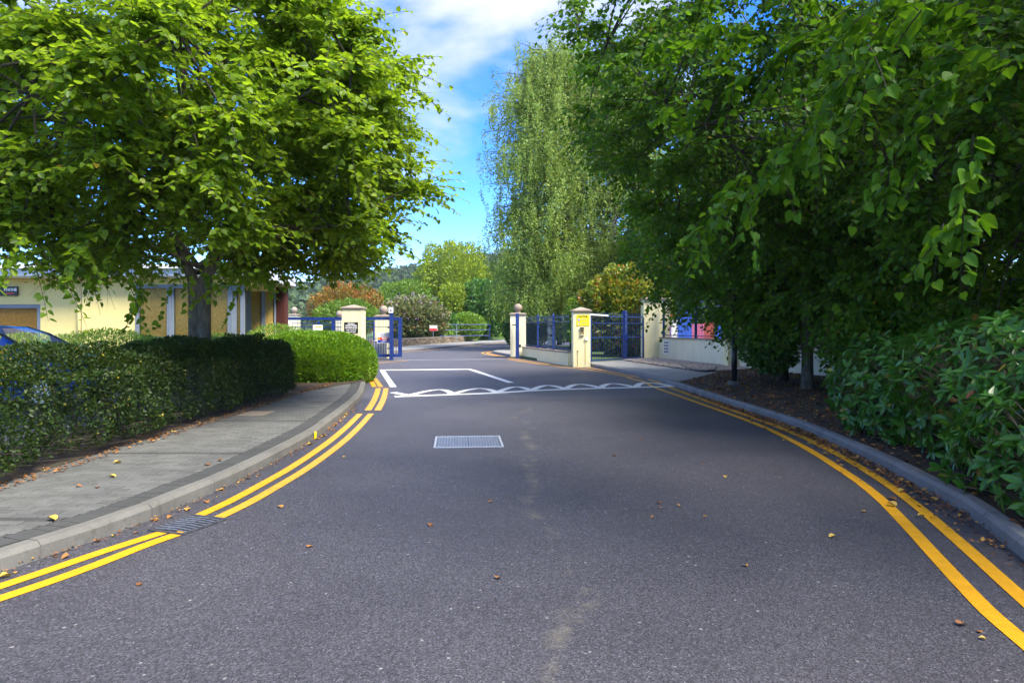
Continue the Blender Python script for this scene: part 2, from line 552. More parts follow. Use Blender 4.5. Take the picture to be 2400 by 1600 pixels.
class MB:
    def __init__(self):
        self.v, self.f = [], []

    def add(self, v, f):
        n = len(self.v)
        self.v += [Vector(x) for x in v]
        self.f += [tuple(i + n for i in q) for q in f]
        return self

    def box(self, lo, hi, rot=0.0, piv=None, bev=0.0):
        (x0, y0, z0), (x1, y1, z1) = lo, hi
        if bev > 0:
            b = bev
            v = []
            for z, i in ((z0, b), (z0 + b, 0), (z1 - b, 0), (z1, b)):
                v += [(x0 + i, y0 + i, z), (x1 - i, y0 + i, z), (x1 - i, y1 - i, z), (x0 + i, y1 - i, z)]
            f = [(3, 2, 1, 0), (12, 13, 14, 15)]
            for k in range(3):
                for j in range(4):
                    a, c = k * 4 + j, k * 4 + (j + 1) % 4
                    f.append((a, c, c + 4, a + 4))
        else:
            v = [(x0, y0, z0), (x1, y0, z0), (x1, y1, z0), (x0, y1, z0), (x0, y0, z1), (x1, y0, z1), (x1, y1, z1), (x0, y1, z1)]
            f = [(3, 2, 1, 0), (4, 5, 6, 7), (0, 1, 5, 4), (1, 2, 6, 5), (2, 3, 7, 6), (3, 0, 4, 7)]
        if rot:
            piv = piv or ((x0 + x1) / 2, (y0 + y1) / 2)
            c, s = math.cos(rot), math.sin(rot)
            v = [(piv[0] + (a - piv[0]) * c - (b_ - piv[1]) * s, piv[1] + (a - piv[0]) * s + (b_ - piv[1]) * c, z) for a, b_, z in v]
        return self.add(v, f)

    def beam(self, a, b, w, h):
        """box section from a to b, w across (level), h high"""
        a, b = Vector(a), Vector(b)
        d = (b - a).normalized()
        s = d.cross(Vector((0, 0, 1)))
        s = s.normalized() if s.length > 1e-5 else Vector((1, 0, 0))
        u = s.cross(d)
        v = []
        for p in (a, b):
            for x, y in ((-1, -1), (1, -1), (1, 1), (-1, 1)):
                v.append(p + s * (x * w / 2) + u * (y * h / 2))
        return self.add(v, [(0, 1, 2, 3), (7, 6, 5, 4), (0, 4, 5, 1), (1, 5, 6, 2), (2, 6, 7, 3), (3, 7, 4, 0)])

    def cyl(self, a, b, r0, r1=None, n=12, cap=True):
        r1 = r0 if r1 is None else r1
        a, b = Vector(a), Vector(b)
        d = (b - a).normalized()
        s = d.orthogonal().normalized()
        u = d.cross(s)
        v = []
        for p, r in ((a, r0), (b, r1)):
            for i in range(n):
                t = 2 * math.pi * i / n
                v.append(p + s * (math.cos(t) * r) + u * (math.sin(t) * r))
        f = [(i, (i + 1) % n, n + (i + 1) % n, n + i) for i in range(n)]
        if cap:
            f += [tuple(range(n - 1, -1, -1)), tuple(range(n, 2 * n))]
        return self.add(v, f)

    def lathe(self, c, prof, n=20):
        c = Vector(c)
        v, f = [], []
        for r, z in prof:
            for i in range(n):
                t = 2 * math.pi * i / n
                v.append(c + Vector((math.cos(t) * r, math.sin(t) * r, z)))
        for k in range(len(prof) - 1):
            for i in range(n):
                j = (i + 1) % n
                f.append((k * n + i, k * n + j, (k + 1) * n + j, (k + 1) * n + i))
        f.append(tuple(range(n - 1, -1, -1)))
        f.append(tuple(range((len(prof) - 1) * n, len(prof) * n)))
        return self.add(v, f)

    def tube(self, pts, r, n=6):
        P_ = np.array([[tuple(p) for p in pts]])
        Rr = np.array([[r] * len(pts)]) if not hasattr(r, '__len__') else np.array([r])
        v, f = tubes(P_, Rr, n)
        return self.add(v.tolist(), f.tolist())

    def prism(self, poly, z0, z1):
        n = len(poly)
        v = [(p[0], p[1], z0) for p in poly] + [(p[0], p[1], z1) for p in poly]
        f = [tuple(range(n - 1, -1, -1)), tuple(range(n, 2 * n))]
        f += [(i, (i + 1) % n, n + (i + 1) % n, n + i) for i in range(n)]
        return self.add(v, f)

    def build(self, name, mat, parent=None, smooth=False):
        return mesh_obj(name, self.v, self.f, mat, parent, smooth)


def tubes(P_, R_, n=5):
    """batch of polylines (N,K,3) with radii (N,K) -> verts, quads"""
    P_ = np.asarray(P_, float)
    N, K, _ = P_.shape
    T = np.gradient(P_, axis=1)
    T /= np.linalg.norm(T, axis=2, keepdims=True) + 1e-9
    ref = np.where(np.abs(T[:, :1, 2:3]) > 0.9, np.array([[[1.0, 0, 0]]]), np.array([[[0, 0, 1.0]]]))
    S = np.cross(T, np.broadcast_to(ref, T.shape))
    S /= np.linalg.norm(S, axis=2, keepdims=True) + 1e-9
    U = np.cross(S, T)
    a = np.arange(n) * 2 * np.pi / n
    ring = S[:, :, None, :] * np.cos(a)[None, None, :, None] + U[:, :, None, :] * np.sin(a)[None, None, :, None]
    V = P_[:, :, None, :] + ring * np.asarray(R_)[:, :, None, None]
    idx = np.arange(N * K * n).reshape(N, K, n)
    nx = np.roll(idx, -1, axis=2)
    F = np.stack([idx[:, :-1], nx[:, :-1], nx[:, 1:], idx[:, 1:]], axis=-1).reshape(-1, 4)
    return V.reshape(-1, 3), F


def np_mesh(name, V, faces_list, mats, parent=None, attrs=None, smooth=False):
    """faces_list: list of (M,k) index arrays"""
    me = bpy.data.meshes.new(name)
    V = np.ascontiguousarray(V, dtype=np.float32)
    loops = np.concatenate([f.reshape(-1) for f in faces_list]).astype(np.int32)
    tot = np.concatenate([np.full(len(f), f.shape[1]) for f in faces_list]).astype(np.int32)
    start = np.concatenate([[0], np.cumsum(tot)[:-1]]).astype(np.int32)
    me.vertices.add(len(V))
    me.vertices.foreach_set('co', V.reshape(-1))
    me.loops.add(len(loops))
    me.loops.foreach_set('vertex_index', loops)
    me.polygons.add(len(tot))
    me.polygons.foreach_set('loop_start', start)
    if smooth:
        me.polygons.foreach_set('use_smooth', np.ones(len(tot), dtype=bool))
    for k, a in (attrs or {}).items():
        at = me.attributes.new(k, 'FLOAT', 'POINT')
        at.data.foreach_set('value', np.ascontiguousarray(a, dtype=np.float32))
    me.materials.append(M[mats])
    me.update(calc_edges=True)
    o = bpy.data.objects.new(name, me)
    C.objects.link(o)
    attach(o, parent)
    return o


# ------------------------------------------------------------------ leaves
# template: verts (x across, y along, z up), faces
SHAPES = {
    'heart': (np.array([(0, 0.02, 0), (-.20, -.07, .05), (-.44, .16, .11), (-.42, .48, .10), (-.20, .80, .03),
                        (0, 1.04, -.12), (.20, .80, .03), (.42, .48, .10), (.44, .16, .11), (.20, -.07, .05)]),
              [(0, 5, 4, 3, 2, 1), (0, 9, 8, 7, 6, 5)]),
    'oval': (np.array([(0, 0, 0), (-.34, .28, .08), (-.30, .65, .05), (0, 1, -.10), (.30, .65, .05), (.34, .28, .08)]),
             [(0, 3, 2, 1), (0, 5, 4, 3)]),
    'long': (np.array([(0, 0, 0), (-.17, .25, .05), (-.21, .55, .05), (-.11, .85, .0), (0, 1, -.08),
                       (.11, .85, .0), (.21, .55, .05), (.17, .25, .05)]),
             [(0, 4, 3, 2, 1), (0, 7, 6, 5, 4)]),
    'quad': (np.array([(0, 0, 0), (-.30, .5, .08), (0, 1, -.05), (.30, .5, .08)]), [(0, 2, 1), (0, 3, 2)]),
    'slim': (np.array([(0, 0, 0), (-.15, .45, .04), (0, 1, -.05), (.15, .45, .04)]), [(0, 2, 1), (0, 3, 2)]),
}


def frames(f, n0):
    f = f / (np.linalg.norm(f, axis=1, keepdims=True) + 1e-9)
    s = np.cross(f, n0)
    s /= np.linalg.norm(s, axis=1, keepdims=True) + 1e-9
    n = np.cross(s, f)
    return s, f, n


class Leaves:
    def __init__(self):
        self.p, self.f, self.n, self.s, self.v = [], [], [], [], []

    def add(self, p, f, n, s, v):
        self.p.append(p); self.f.append(f); self.n.append(n); self.s.append(s); self.v.append(v)

    def cat(self):
        self.p = [np.concatenate(self.p)]; self.f = [np.concatenate(self.f)]; self.n = [np.concatenate(self.n)]
        self.s = [np.concatenate(self.s)]; self.v = [np.concatenate(self.v)]
        return self.p[0], self.f[0], self.n[0], self.s[0], self.v[0]

    def keep(self, m):
        p, f, n, s, v = self.cat()
        self.p, self.f, self.n, self.s, self.v = [p[m]], [f[m]], [n[m]], [s[m]], [v[m]]

    def build(self, name, mat, parent, shape='oval'):
        p, f, n, s, v = self.cat()
        T, F = SHAPES[shape]
        S_, F_, N_ = frames(f, n)
        k = len(T)
        V = p[:, None, :] + s[:, None, None] * (S_[:, None, :] * T[None, :, 0:1] + F_[:, None, :] * T[None, :, 1:2] + N_[:, None, :] * T[None, :, 2:3])
        base = (np.arange(len(p)) * k)[:, None]
        fl = []
        for ln in sorted({len(q) for q in F}):
            fl += [np.concatenate([base + np.array(q)[None, :] for q in F if len(q) == ln])]
        lx = np.tile(T[:, 0] / max(1e-6, np.abs(T[:, 0]).max()), len(p))
        return stuff(np_mesh(name, V.reshape(-1, 3), fl, mat, parent, {'var': np.repeat(v, k), 'lx': lx}))

    def split_objects(self, count, mat, parent, shape, name='leaf', score=None):
        """turn the `count` leaves that show largest into single leaf objects, keep the rest here"""
        p, f, n, s, v = self.cat()
        y = np.maximum(p[:, 1], 0.5)
        u = np.abs(p[:, 0] / y)
        vv = HOR - (p[:, 2] - CH) / y * FPX
        inside = (u < 0.745) & (vv > 5) & (vv < 1595) & (p[:, 1] > 1.0)
        sc_ = np.where(inside, s / y, 0.0)
        if score is not None:
            sc_ = sc_ * score(p)
        idx = np.argsort(-sc_)[:count]
        idx = idx[sc_[idx] > 0]
        T, F = SHAPES[shape]
        meshes = []
        for k in range(8):
            me = bpy.data.meshes.new(name)
            me.from_pydata([tuple(x) for x in T], [], F)
            for nm, val in (('var', np.full(len(T), (k + .5) / 8.2)), ('lx', T[:, 0] / np.abs(T[:, 0]).max())):
                at = me.attributes.new(nm, 'FLOAT', 'POINT')
                at.data.foreach_set('value', np.ascontiguousarray(val, dtype=np.float32))
            me.materials.append(M[mat])
            meshes.append(me)
        S_, F_, N_ = frames(f[idx], n[idx])
        for j, i in enumerate(idx):
            o = bpy.data.objects.new(name, meshes[min(7, int(v[i] * 8))])
            C.objects.link(o)
            attach(o, parent)
            m = Matrix(np.column_stack([S_[j] * s[i], F_[j] * s[i], N_[j] * s[i]]).tolist()).to_4x4()
            m.translation = Vector(p[i].tolist())
            o.matrix_basis = m
        msk = np.ones(len(p), bool)
        msk[idx] = False
        self.keep(msk)


def unit(n, r=rng):
    v = r.normal(size=(n, 3))
    return v / np.linalg.norm(v, axis=1, keepdims=True)


UP = np.array([0, 0, 1.0])


def sprays(LV, base, d, L_, nleaf, size, droop=0.3, fan=0.8, r=rng, wob=0.35, vshift=0.0, nj=0.45, hang=0.35):
    """leafy shoots: base (S,3), direction (S,3), length (S,) ; returns twig polylines"""
    S = len(base)
    t = (np.arange(nleaf) + 0.6) / nleaf
    t = np.clip(t[None, :] * np.ones((S, 1)) + r.normal(0, 0.03, (S, nleaf)), 0.03, 1.0)
    d = d / np.linalg.norm(d, axis=1, keepdims=True)

    def pt(tt):
        return base[:, None, :] + d[:, None, :] * (L_[:, None, None] * tt[..., None]) - UP * (droop * L_[:, None, None] * tt[..., None] ** 2)
    pos = pt(t)
    tan = d[:, None, :] - UP * (2 * droop * t[..., None])
    tan = tan / np.linalg.norm(tan, axis=2, keepdims=True)
    side = np.cross(tan, UP)
    side /= np.linalg.norm(side, axis=2, keepdims=True) + 1e-6
    sg = np.where(np.arange(nleaf) % 2 == 0, 1.0, -1.0)[None, :, None]
    f = tan * 0.5 + side * sg * fan - UP * hang + r.normal(0, wob, (S, nleaf, 3))
    n0 = UP + d[:, None, :] * 0.25 + r.normal(0, nj, (S, nleaf, 3))
    sz = size * r.uniform(0.65, 1.2, (S, nleaf)) * (1.05 - 0.35 * t)
    var = np.clip(r.beta(2, 2.2, (S, nleaf)) * 0.94 + vshift + r.normal(0, 0.12, (S, 1)), 0.0, 0.95)
    odd = r.random((S, nleaf)) > 0.992
    var = np.where(odd, r.uniform(0.96, 1.0, (S, nleaf)), var)
    pos = pos + side * sg * (0.18 * size)
    q = lambda a: a.reshape(-1, 3)
    LV.add(q(pos), q(f), q(n0), sz.reshape(-1), var.reshape(-1))
    return pt(np.linspace(0, 1, 4)[None, :] * np.ones((S, 1)))


def ell_points(n, c, rad, shell, r=rng):
    u = unit(n, r)
    q = r.uniform(shell[0] ** 2, shell[1] ** 2, n) ** 0.5
    return np.array(c) + u * q[:, None] * np.array(rad)


def bez(a, b, c, k):
    t = np.linspace(0, 1, k)[None, :, None]
    return (1 - t) ** 2 * a[:, None, :] + 2 * t * (1 - t) * b[:, None, :] + t * t * c[:, None, :]


def make_tree(name, label, base, center, rad, ncl, nsp, nlf, leaf, slen, mat, barkm, trunk_r, fork_z, shape='oval', seed=1,
              zmin=0.0, shell=(0.45, 1.0), limbs=9, droop=0.3, spread=0.55, objs=0, twin=False, accept=None, group=None, cat='tree',
              lean=(0, 0), extra=None, twigm='twig', score=None, leaf_keep=None, out=0.55, hang=0.35, flat=1.0):
    r = np.random.default_rng(seed)
    root = thing(name, label, cat, base, group)
    base = np.array(base, float)
    center = np.array(center, float)
    cl = ell_points(ncl * 3, center, rad, shell, r)
    ok = cl[:, 2] > zmin
    if accept is not None:
        ok &= accept(cl)
    cl = cl[ok][:ncl]
    # trunk and limbs
    top = base + np.array([lean[0], lean[1], fork_z - base[2]])
    high = np.array([center[0], center[1], center[2] + rad[2] * 0.55])
    tb = MB()
    if twin:
        for dx, rr in ((-0.085, trunk_r * .80), (0.08, trunk_r)):
            pts = [base + np.array([dx, 0, z]) for z in (-0.1, 0.0, 0.5, 1.2, fork_z - base[2])]
            pts.append(pts[-1] + np.array([dx * 3.5, 0.05, 0.7]))
            tb.tube(pts, [rr * 1.25, rr * 1.15, rr, rr * .98, rr * .95, rr * .7], 14)
        tb.build('trunk', barkm, root, True)
    else:
        zs = np.linspace(0, 1, 9)
        pts = [base + (top - base) * min(1, z * 1.6) + (high - top) * max(0, (z - 0.625) / 0.375) + np.append(r.normal(0, trunk_r * .25, 2), 0) * (0 < z) for z in zs]
        pts[0] = pts[0] - np.array([0, 0, 0.12])
        tb.tube(pts, [trunk_r * (1.25 - .12 * min(1, z * 8)) * (1 - 0.78 * max(0, z - .3) / .7) for z in zs], 12)
        tb.build('trunk', barkm, root, True)
    # limb targets spread out by farthest-point choice
    tgt = [int(r.integers(len(cl)))]
    dist = np.linalg.norm(cl - cl[tgt[0]], axis=1)
    for _ in range(limbs - 1):
        j = int(np.argmax(dist))
        tgt.append(j)
        dist = np.minimum(dist, np.linalg.norm(cl - cl[j], axis=1))
    tp = cl[tgt]
    hz = np.clip((tp[:, 2] - fork_z) * 0.35, 0, (high[2] - fork_z) * 0.6)
    st = top + (high - top) * (hz / max(0.1, high[2] - top[2]))[:, None]
    mid = (st + tp) / 2 + UP * 0.12 * np.linalg.norm(tp - st, axis=1)[:, None] + r.normal(0, .12, tp.shape)
    LP = bez(st, mid, tp, 9)
    lr = np.linspace(1, 0.16, 9)[None, :] * (trunk_r * 0.42) * r.uniform(0.7, 1.1, (len(tp), 1))
    V, F = tubes(LP, lr, 7)
    for k in range(len(tp)):
        a, b = k * 9 * 7, (k + 1) * 9 * 7
        m = (F[:, 0] >= a) & (F[:, 0] < b)
        np_mesh('limb', V[a:b], [F[m] - a], barkm, root, None, True)
    # branches to clusters from the nearest limb node
    nodes = LP[:, 2:].reshape(-1, 3)
    dd = ((cl[:, None, :] - nodes[None, :, :]) ** 2).sum(2)
    nb = nodes[np.argmin(dd, 1)]
    md = (nb + cl) / 2 + UP * 0.08 * np.linalg.norm(cl - nb, axis=1)[:, None] + r.normal(0, .06, cl.shape)
    BP = bez(nb, md, cl, 5)
    V1, F1 = tubes(BP, np.linspace(0.024, 0.009, 5)[None, :] * np.ones((len(cl), 1)) * max(1, trunk_r / .22), 5)
    # sprays
    LV = Leaves()
    S = len(cl) * nsp
    b = np.repeat(cl, nsp, 0) + r.normal(0, 0.16 * spread, (S, 3))
    o = np.repeat((cl - center) / np.array(rad), nsp, 0)
    o[:, 2] *= 0.45
    d = o * out / (np.linalg.norm(o, axis=1, keepdims=True) + .15) + unit(S, r) * np.array([1, 1, 0.55 * flat]) * 0.85
    Ls = slen * r.uniform(0.55, 1.25, S)
    tw = sprays(LV, b, d, Ls, nlf, leaf, droop, r=r, hang=hang)
    p = LV.cat()[0]
    m = p[:, 2] > zmin - 0.5
    if leaf_keep is not None:
        m &= leaf_keep(p)
    LV.keep(m)
    if extra is not None:
        eb, ed, el_ = extra
        tw2 = sprays(LV, eb, ed, el_, nlf + 4, leaf, 0.35, r=r, hang=hang)
        tw = np.concatenate([tw, tw2])
    V2, F2 = tubes(tw, np.linspace(0.0065, 0.002, 4)[None, :] * np.ones((len(tw), 1)), 3)
    np_mesh('twigs', np.concatenate([V1, V2]), [np.concatenate([F1, F2 + len(V1)])], twigm, root)['kind'] = 'stuff'
    if objs:
        LV.split_objects(objs, mat, root, shape, score=score)
    LV.build('crown', mat, root, shape)
    return root


def make_bush(name, label, base, center, rad, n, leaf, mat, shape='quad', seed=1, group=None, cat='shrub', power=2.0, depth=0.22,
              lump=0.12, zmin=0.03, stems=6, upw=0.3, objs=0, flowers=None, lumpf=1.6, trunk=None, barkm='dark_bark', accept=None, vj=0.25, outw=0.75):
    """foliage mass of any size: leaves in a lumpy shell, on visible stems"""
    r = np.random.default_rng(seed)
    root = thing(name, label, cat, base, group)
    c = np.array(center, float)
    rd = np.array(rad, float)
    u = unit(n, r)
    # superellipsoid radius
    k = (np.abs(u) ** power).sum(1) ** (-1 / power)
    ph = r.uniform(0, 6.28, (4, 3))
    fq = r.uniform(0.7, 1.5, (4, 3)) * lumpf
    sh = u * rd
    lum = sum(np.sin((sh * fq[i] * 2.2 + ph[i])).sum(1) for i in range(4)) / 12
    lum2 = sum(np.sin((sh * fq[i] * 6.5 + ph[i][::-1])).sum(1) for i in range(4)) / 12
    inw = np.minimum(0.85, r.exponential(depth, n))
    q = k * (1 + lump * (lum + 0.6 * lum2)) * (1 - inw)
    p = c + u * rd * q[:, None]
    nrm = u / rd
    nrm /= np.linalg.norm(nrm, axis=1, keepdims=True)
    f = nrm * outw + unit(n, r) * 0.8 + UP * upw
    n0 = nrm * 0.6 + UP * 0.5 + r.normal(0, 0.5, (n, 3))
    s = leaf * r.uniform(0.6, 1.3, n)
    v = np.clip(0.5 + 0.22 * lum2 * 2 + r.normal(0, vj, n), 0, 1)
    m = p[:, 2] > zmin
    if accept is not None:
        m &= accept(p)
    LV = Leaves()
    LV.add(p[m], f[m], n0[m], s[m], v[m])
    # stems
    b = np.array(base, float)
    if trunk:
        tb = MB()
        zz = np.linspace(0, 1, 6)
        e = c + np.array([0, 0, rd[2] * .5])
        tb.tube([b + (e - b) * z + np.append(r.normal(0, trunk * .3, 2), 0) * (z > 0) - np.array([0, 0, .1]) * (z == 0) for z in zz], [trunk * (1.15 - .8 * z) for z in zz], 8)
        tb.build('trunk', barkm, root, True)
    ns = stems
    if ns:
        tgt = c + unit(ns, r) * np.array([.7, .7, .6]) * rd
        tgt[:, 2] = np.maximum(tgt[:, 2], c[2])
        st = b + np.column_stack([r.normal(0, rd[0] * .12, ns), r.normal(0, rd[1] * .12, ns), np.full(ns, -0.02)])
        if trunk:
            st = b + (c - b) * r.uniform(.4, .9, (ns, 1))
        mid = (st + tgt) / 2 + r.normal(0, .1, st.shape) * rd
        sr = max(0.008, 0.012 * rd.max())
        V, F = tubes(bez(st, mid, tgt, 6), np.linspace(sr, sr * .35, 6)[None, :] * np.ones((ns, 1)), 5)
        stuff(np_mesh('stems', V, [F], barkm, root))
    if objs:
        LV.split_objects(objs, mat, root, shape)
    LV.build('foliage' if not trunk else 'crown', mat, root, shape)
    if flowers:
        nf, fm, fs = flowers
        uu = unit(nf * 2, r)
        uu = uu[(uu[:, 2] > -0.1) & (uu[:, 1] < 0.5)][:nf]
        fp = c + uu * rd * 1.03
        FL = Leaves()
        for j in range(len(fp)):
            a = uu[j] + UP * .2 + r.normal(0, .3, 3)
            t = r.uniform(0, 1, 14)
            FL.add(fp[j] + a * t[:, None] * fs + r.normal(0, fs * .1, (14, 3)) * (1.1 - t[:, None]), unit(14, r), unit(14, r), np.full(14, fs * .28), r.random(14))
        FL.build('flower_spikes', fm, root, 'quad')
    return root


def smooth_line(pts, step=0.25):
    """Catmull-Rom through 2-D points, resampled evenly"""
    pts = [Vector((p[0], p[1])) for p in pts]
    q = [pts[0] * 2 - pts[1]] + pts + [pts[-1] * 2 - pts[-2]]
    o = []
    for i in range(1, len(q) - 2):
        a, b, c, d = q[i - 1:i + 3]
        n = max(2, int((c - b).length / 0.05))
        for k in range(n):
            t = k / n
            o.append(0.5 * (2 * b + (c - a) * t + (2 * a - 5 * b + 4 * c - d) * t * t + (3 * b - a - 3 * c + d) * t ** 3))
    o.append(pts[-1])
    res, acc = [o[0]], 0.0
    for a, b in zip(o, o[1:]):
        acc += (b - a).length
        if acc >= step:
            res.append(b)
            acc = 0.0
    if (res[-1] - o[-1]).length > step * .3:
        res.append(o[-1])
    return res


def offset_line(pl, d):
    """shift a 2-D polyline to its left by d"""
    o = []
    for i, p in enumerate(pl):
        a = pl[max(0, i - 1)]
        b = pl[min(len(pl) - 1, i + 1)]
        t = (b - a).normalized()
        o.append(p + Vector((-t.y, t.x)) * d)
    return o


def strip(name, pl, w, z, mat, parent):
    l, r_ = offset_line(pl, w / 2), offset_line(pl, -w / 2)
    n = len(pl)
    v = [(p.x, p.y, z) for p in l] + [(p.x, p.y, z) for p in r_]
    f = [(i, n + i, n + i + 1, i + 1) for i in range(n - 1)]
    return mesh_obj(name, v, f, mat, parent)


def flat_poly(name, poly, z, mat, parent=None, skirt=0.0):
    n = len(poly)
    v = [(p[0], p[1], z) for p in poly]
    f = [tuple(range(n))]
    if skirt:
        v += [(p[0], p[1], z - skirt) for p in poly]
        f += [(i, i + n, (i + 1) % n + n, (i + 1) % n) for i in range(n)]
    o = mesh_obj(name, v, f, mat, parent)
    # make the top face up
    if o.data.polygons[0].normal.z < 0:
        o.data.flip_normals()
    return o


def text(s, size, c, mat, parent, right=(1, 0, 0), up=(0, 0, 1), name='lettering', bold=0.0, squeeze=1.0):
    cu = bpy.data.curves.new('t', 'FONT')
    cu.body = s
    cu.size = size
    cu.align_x = 'CENTER'
    cu.align_y = 'CENTER'
    cu.offset = bold
    cu.resolution_u = 2
    ob = bpy.data.objects.new('t', cu)
    C.objects.link(ob)
    dg = bpy.context.evaluated_depsgraph_get()
    me = bpy.data.meshes.new_from_object(ob.evaluated_get(dg))
    C.objects.unlink(ob)
    bpy.data.objects.remove(ob)
    rt, u = Vector(right), Vector(up)
    c = Vector(c)
    for v in me.vertices:
        v.co = c + rt * (v.co.x * squeeze) + u * v.co.y
    me.materials.clear()
    me.materials.append(M[mat])
    me.name = name
    o = bpy.data.objects.new(name, me)
    C.objects.link(o)
    attach(o, parent)
    return o


# ================================================================== THE SETTING
ground = struct(mesh_obj('ground', [(-3000, -600, -0.04), (3000, -600, -0.04), (3000, 4000, -0.04), (-3000, 4000, -0.04)], [(0, 1, 2, 3)], 'grass'))
road = struct(mesh_obj('road', [(-26, -14, 0), (26, -14, 0), (26, 96, 0), (-26, 96, 0)], [(0, 1, 2, 3)], 'asphalt'))

# kerb lines (front foot of the kerb), from photo pixels on the road plane
LK = [(-4.9, -4.0), (-4.25, 0.5), (-3.75, 2.6)] + [tuple(G(u * 1.02041, v * 1.02041).xy) for u, v in
      ((0, 1312), (95, 1282), (300, 1212), (432, 1155), (535, 1110), (648, 1050), (735, 998), (800, 945), (830, 915), (838, 893))] + [(-4.30, 20.0), (-4.95, 23.0), (-5.55, 26.5), (-5.95, 30.2)]
left_kerb = smooth_line(LK, 0.1)
RK = [(1.3, -4.0), (2.15, 0.5), (2.85, 2.6)] + [tuple(G(1500 + x / 2.063, 780 + y / 2.063).xy) for x, y in
      ((1857, 1100), (1620, 905), (1500, 830), (1300, 720), (1150, 640), (860, 505), (700, 440), (430, 350), (160, 258))] + [(4.10, 21.3), (3.74, 23.6), (3.17, 27.05)]
right_kerb = smooth_line(RK, 0.1)


def x_at(line, y):
    for a, b in zip(line, line[1:]):
        if a.y <= y <= b.y:
            return a.x + (b.x - a.x) * (y - a.y) / max(1e-6, b.y - a.y)
    return line[-1].x if y > line[-1].y else line[0].x


def kerbstones(parent, line, side, mat, h=0.125, w=0.125, length=0.915, jit=0.0):
    """side=+1: stone body lies to the left of the line's direction"""
    pl = line
    acc, i0 = 0.0, 0
    segs = []
    for i in range(1, len(pl)):
        acc += (pl[i] - pl[i - 1]).length
        if acc >= length or i == len(pl) - 1:
            segs.append((i0, i))
            i0, acc = i, 0.0
    for a, b in segs:
        p, q = pl[a], pl[b]
        m_ = pl[(a + b) // 2]
        pts = [p + (m_ - p) * 0.006, m_, q - (q - m_) * 0.006]
        if (q - p).length < 0.1:
            continue
        prof = [(0.0, -0.05), (0.004, h - 0.035), (0.035, h), (w, h), (w, -0.05)]
        v, f = [], []
        jz = random.uniform(-jit, jit)
        jx = random.uniform(-jit, jit)
        for j, c in enumerate(pts):
            t = (pts[min(2, j + 1)] - pts[max(0, j - 1)]).normalized()
            nrm = Vector((-t.y, t.x)) * side
            for x, z in prof:
                v.append((c.x + nrm.x * (x + jx), c.y + nrm.y * (x + jx), z + (jz if z > 0 else 0)))
        k = len(prof)
        for j in range(2):
            for e in range(k - 1):
                q_ = (j * k + e, (j + 1) * k + e, (j + 1) * k + e + 1, j * k + e + 1)
                f.append(q_ if side < 0 else q_[::-1])
        f += [tuple(range(k)), tuple(range(2 * k, 3 * k))[::-1]]
        mesh_obj('kerbstone', v, f, mat, parent)


# ---- left pavement
HEDGE_X = -4.72
lp_in = [p for p in offset_line(left_kerb, 0.13)]
pave_poly = [(p.x, p.y) for p in lp_in if p.y > -3.9] + [(-30, 30.6), (-30, -3.9)]
left_pave = struct(flat_poly('left_pavement', pave_poly[::-1], 0.100, 'bedding', None, 0.16))
kerbstones(left_pave, left_kerb, 1, 'kerb_concrete', jit=0.003)
# soldier course along the kerb
sol = offset_line(smooth_line([tuple(p) for p in left_kerb if 1.0 < p.y < 19.2], 0.105), 0.136)
for a, b in zip(sol, sol[1:]):
    t = (b - a).normalized()
    nr = Vector((-t.y, t.x))
    e = 0.003
    v = []
    dz = random.uniform(-.0015, .0015)
    a2, b2 = a + t * e, b - t * e
    for p in (a2, b2, b2 + nr * 0.2, a2 + nr * 0.2):
        v.append((p.x, p.y, 0.124 + dz))
    v += [(p[0], p[1], 0.09) for p in v]
    mesh_obj('paver', v, [(0, 1, 2, 3), (0, 4, 5, 1), (1, 5, 6, 2), (2, 6, 7, 3), (3, 7, 4, 0)], 'paver_dark', left_pave)
# stretcher-bond field
bl, bw, gap = 0.21, 0.105, 0.011
inner = offset_line(left_kerb, 0.342)
field = []
y = 1.2
row = 0
while y < 18.6:
    xe = min(x_at(inner, y), x_at(inner, y + bw))
    x = xe - 0.0
    first = True
    x = math.floor((xe + 8) / bl) * bl - 8 + (bl * 0.5 if row % 2 else 0) + bl
    band = (row % 26) == 12
    while x > HEDGE_X - 0.45:
        x1, x0 = min(x, xe), x - bl
        if x1 - x0 > 0.03:
            field.append((x0 + gap / 2, x1 - gap / 2, y + gap / 2, y + bw - gap / 2, band))
        x -= bl
    y += bw
    row += 1
random.seed(3)
fullm = {}


def paver_geo(w, d, dz):
    z = 0.124 + dz
    c = 0.004
    v = [(0, 0, z - c), (w, 0, z - c), (w, d, z - c), (0, d, z - c), (c, c, z), (w - c, c, z), (w - c, d - c, z), (c, d - c, z)]
    v += [(0, 0, .09), (w, 0, .09), (w, d, .09), (0, d, .09)]
    f = [(4, 5, 6, 7), (0, 1, 5, 4), (1, 2, 6, 5), (2, 3, 7, 6), (3, 0, 4, 7), (8, 9, 1, 0), (9, 10, 2, 1), (10, 11, 3, 2), (11, 8, 0, 3)]
    return v, f


def in_view(x, y):
    return y > 0.5 and abs(x / y) < 0.75


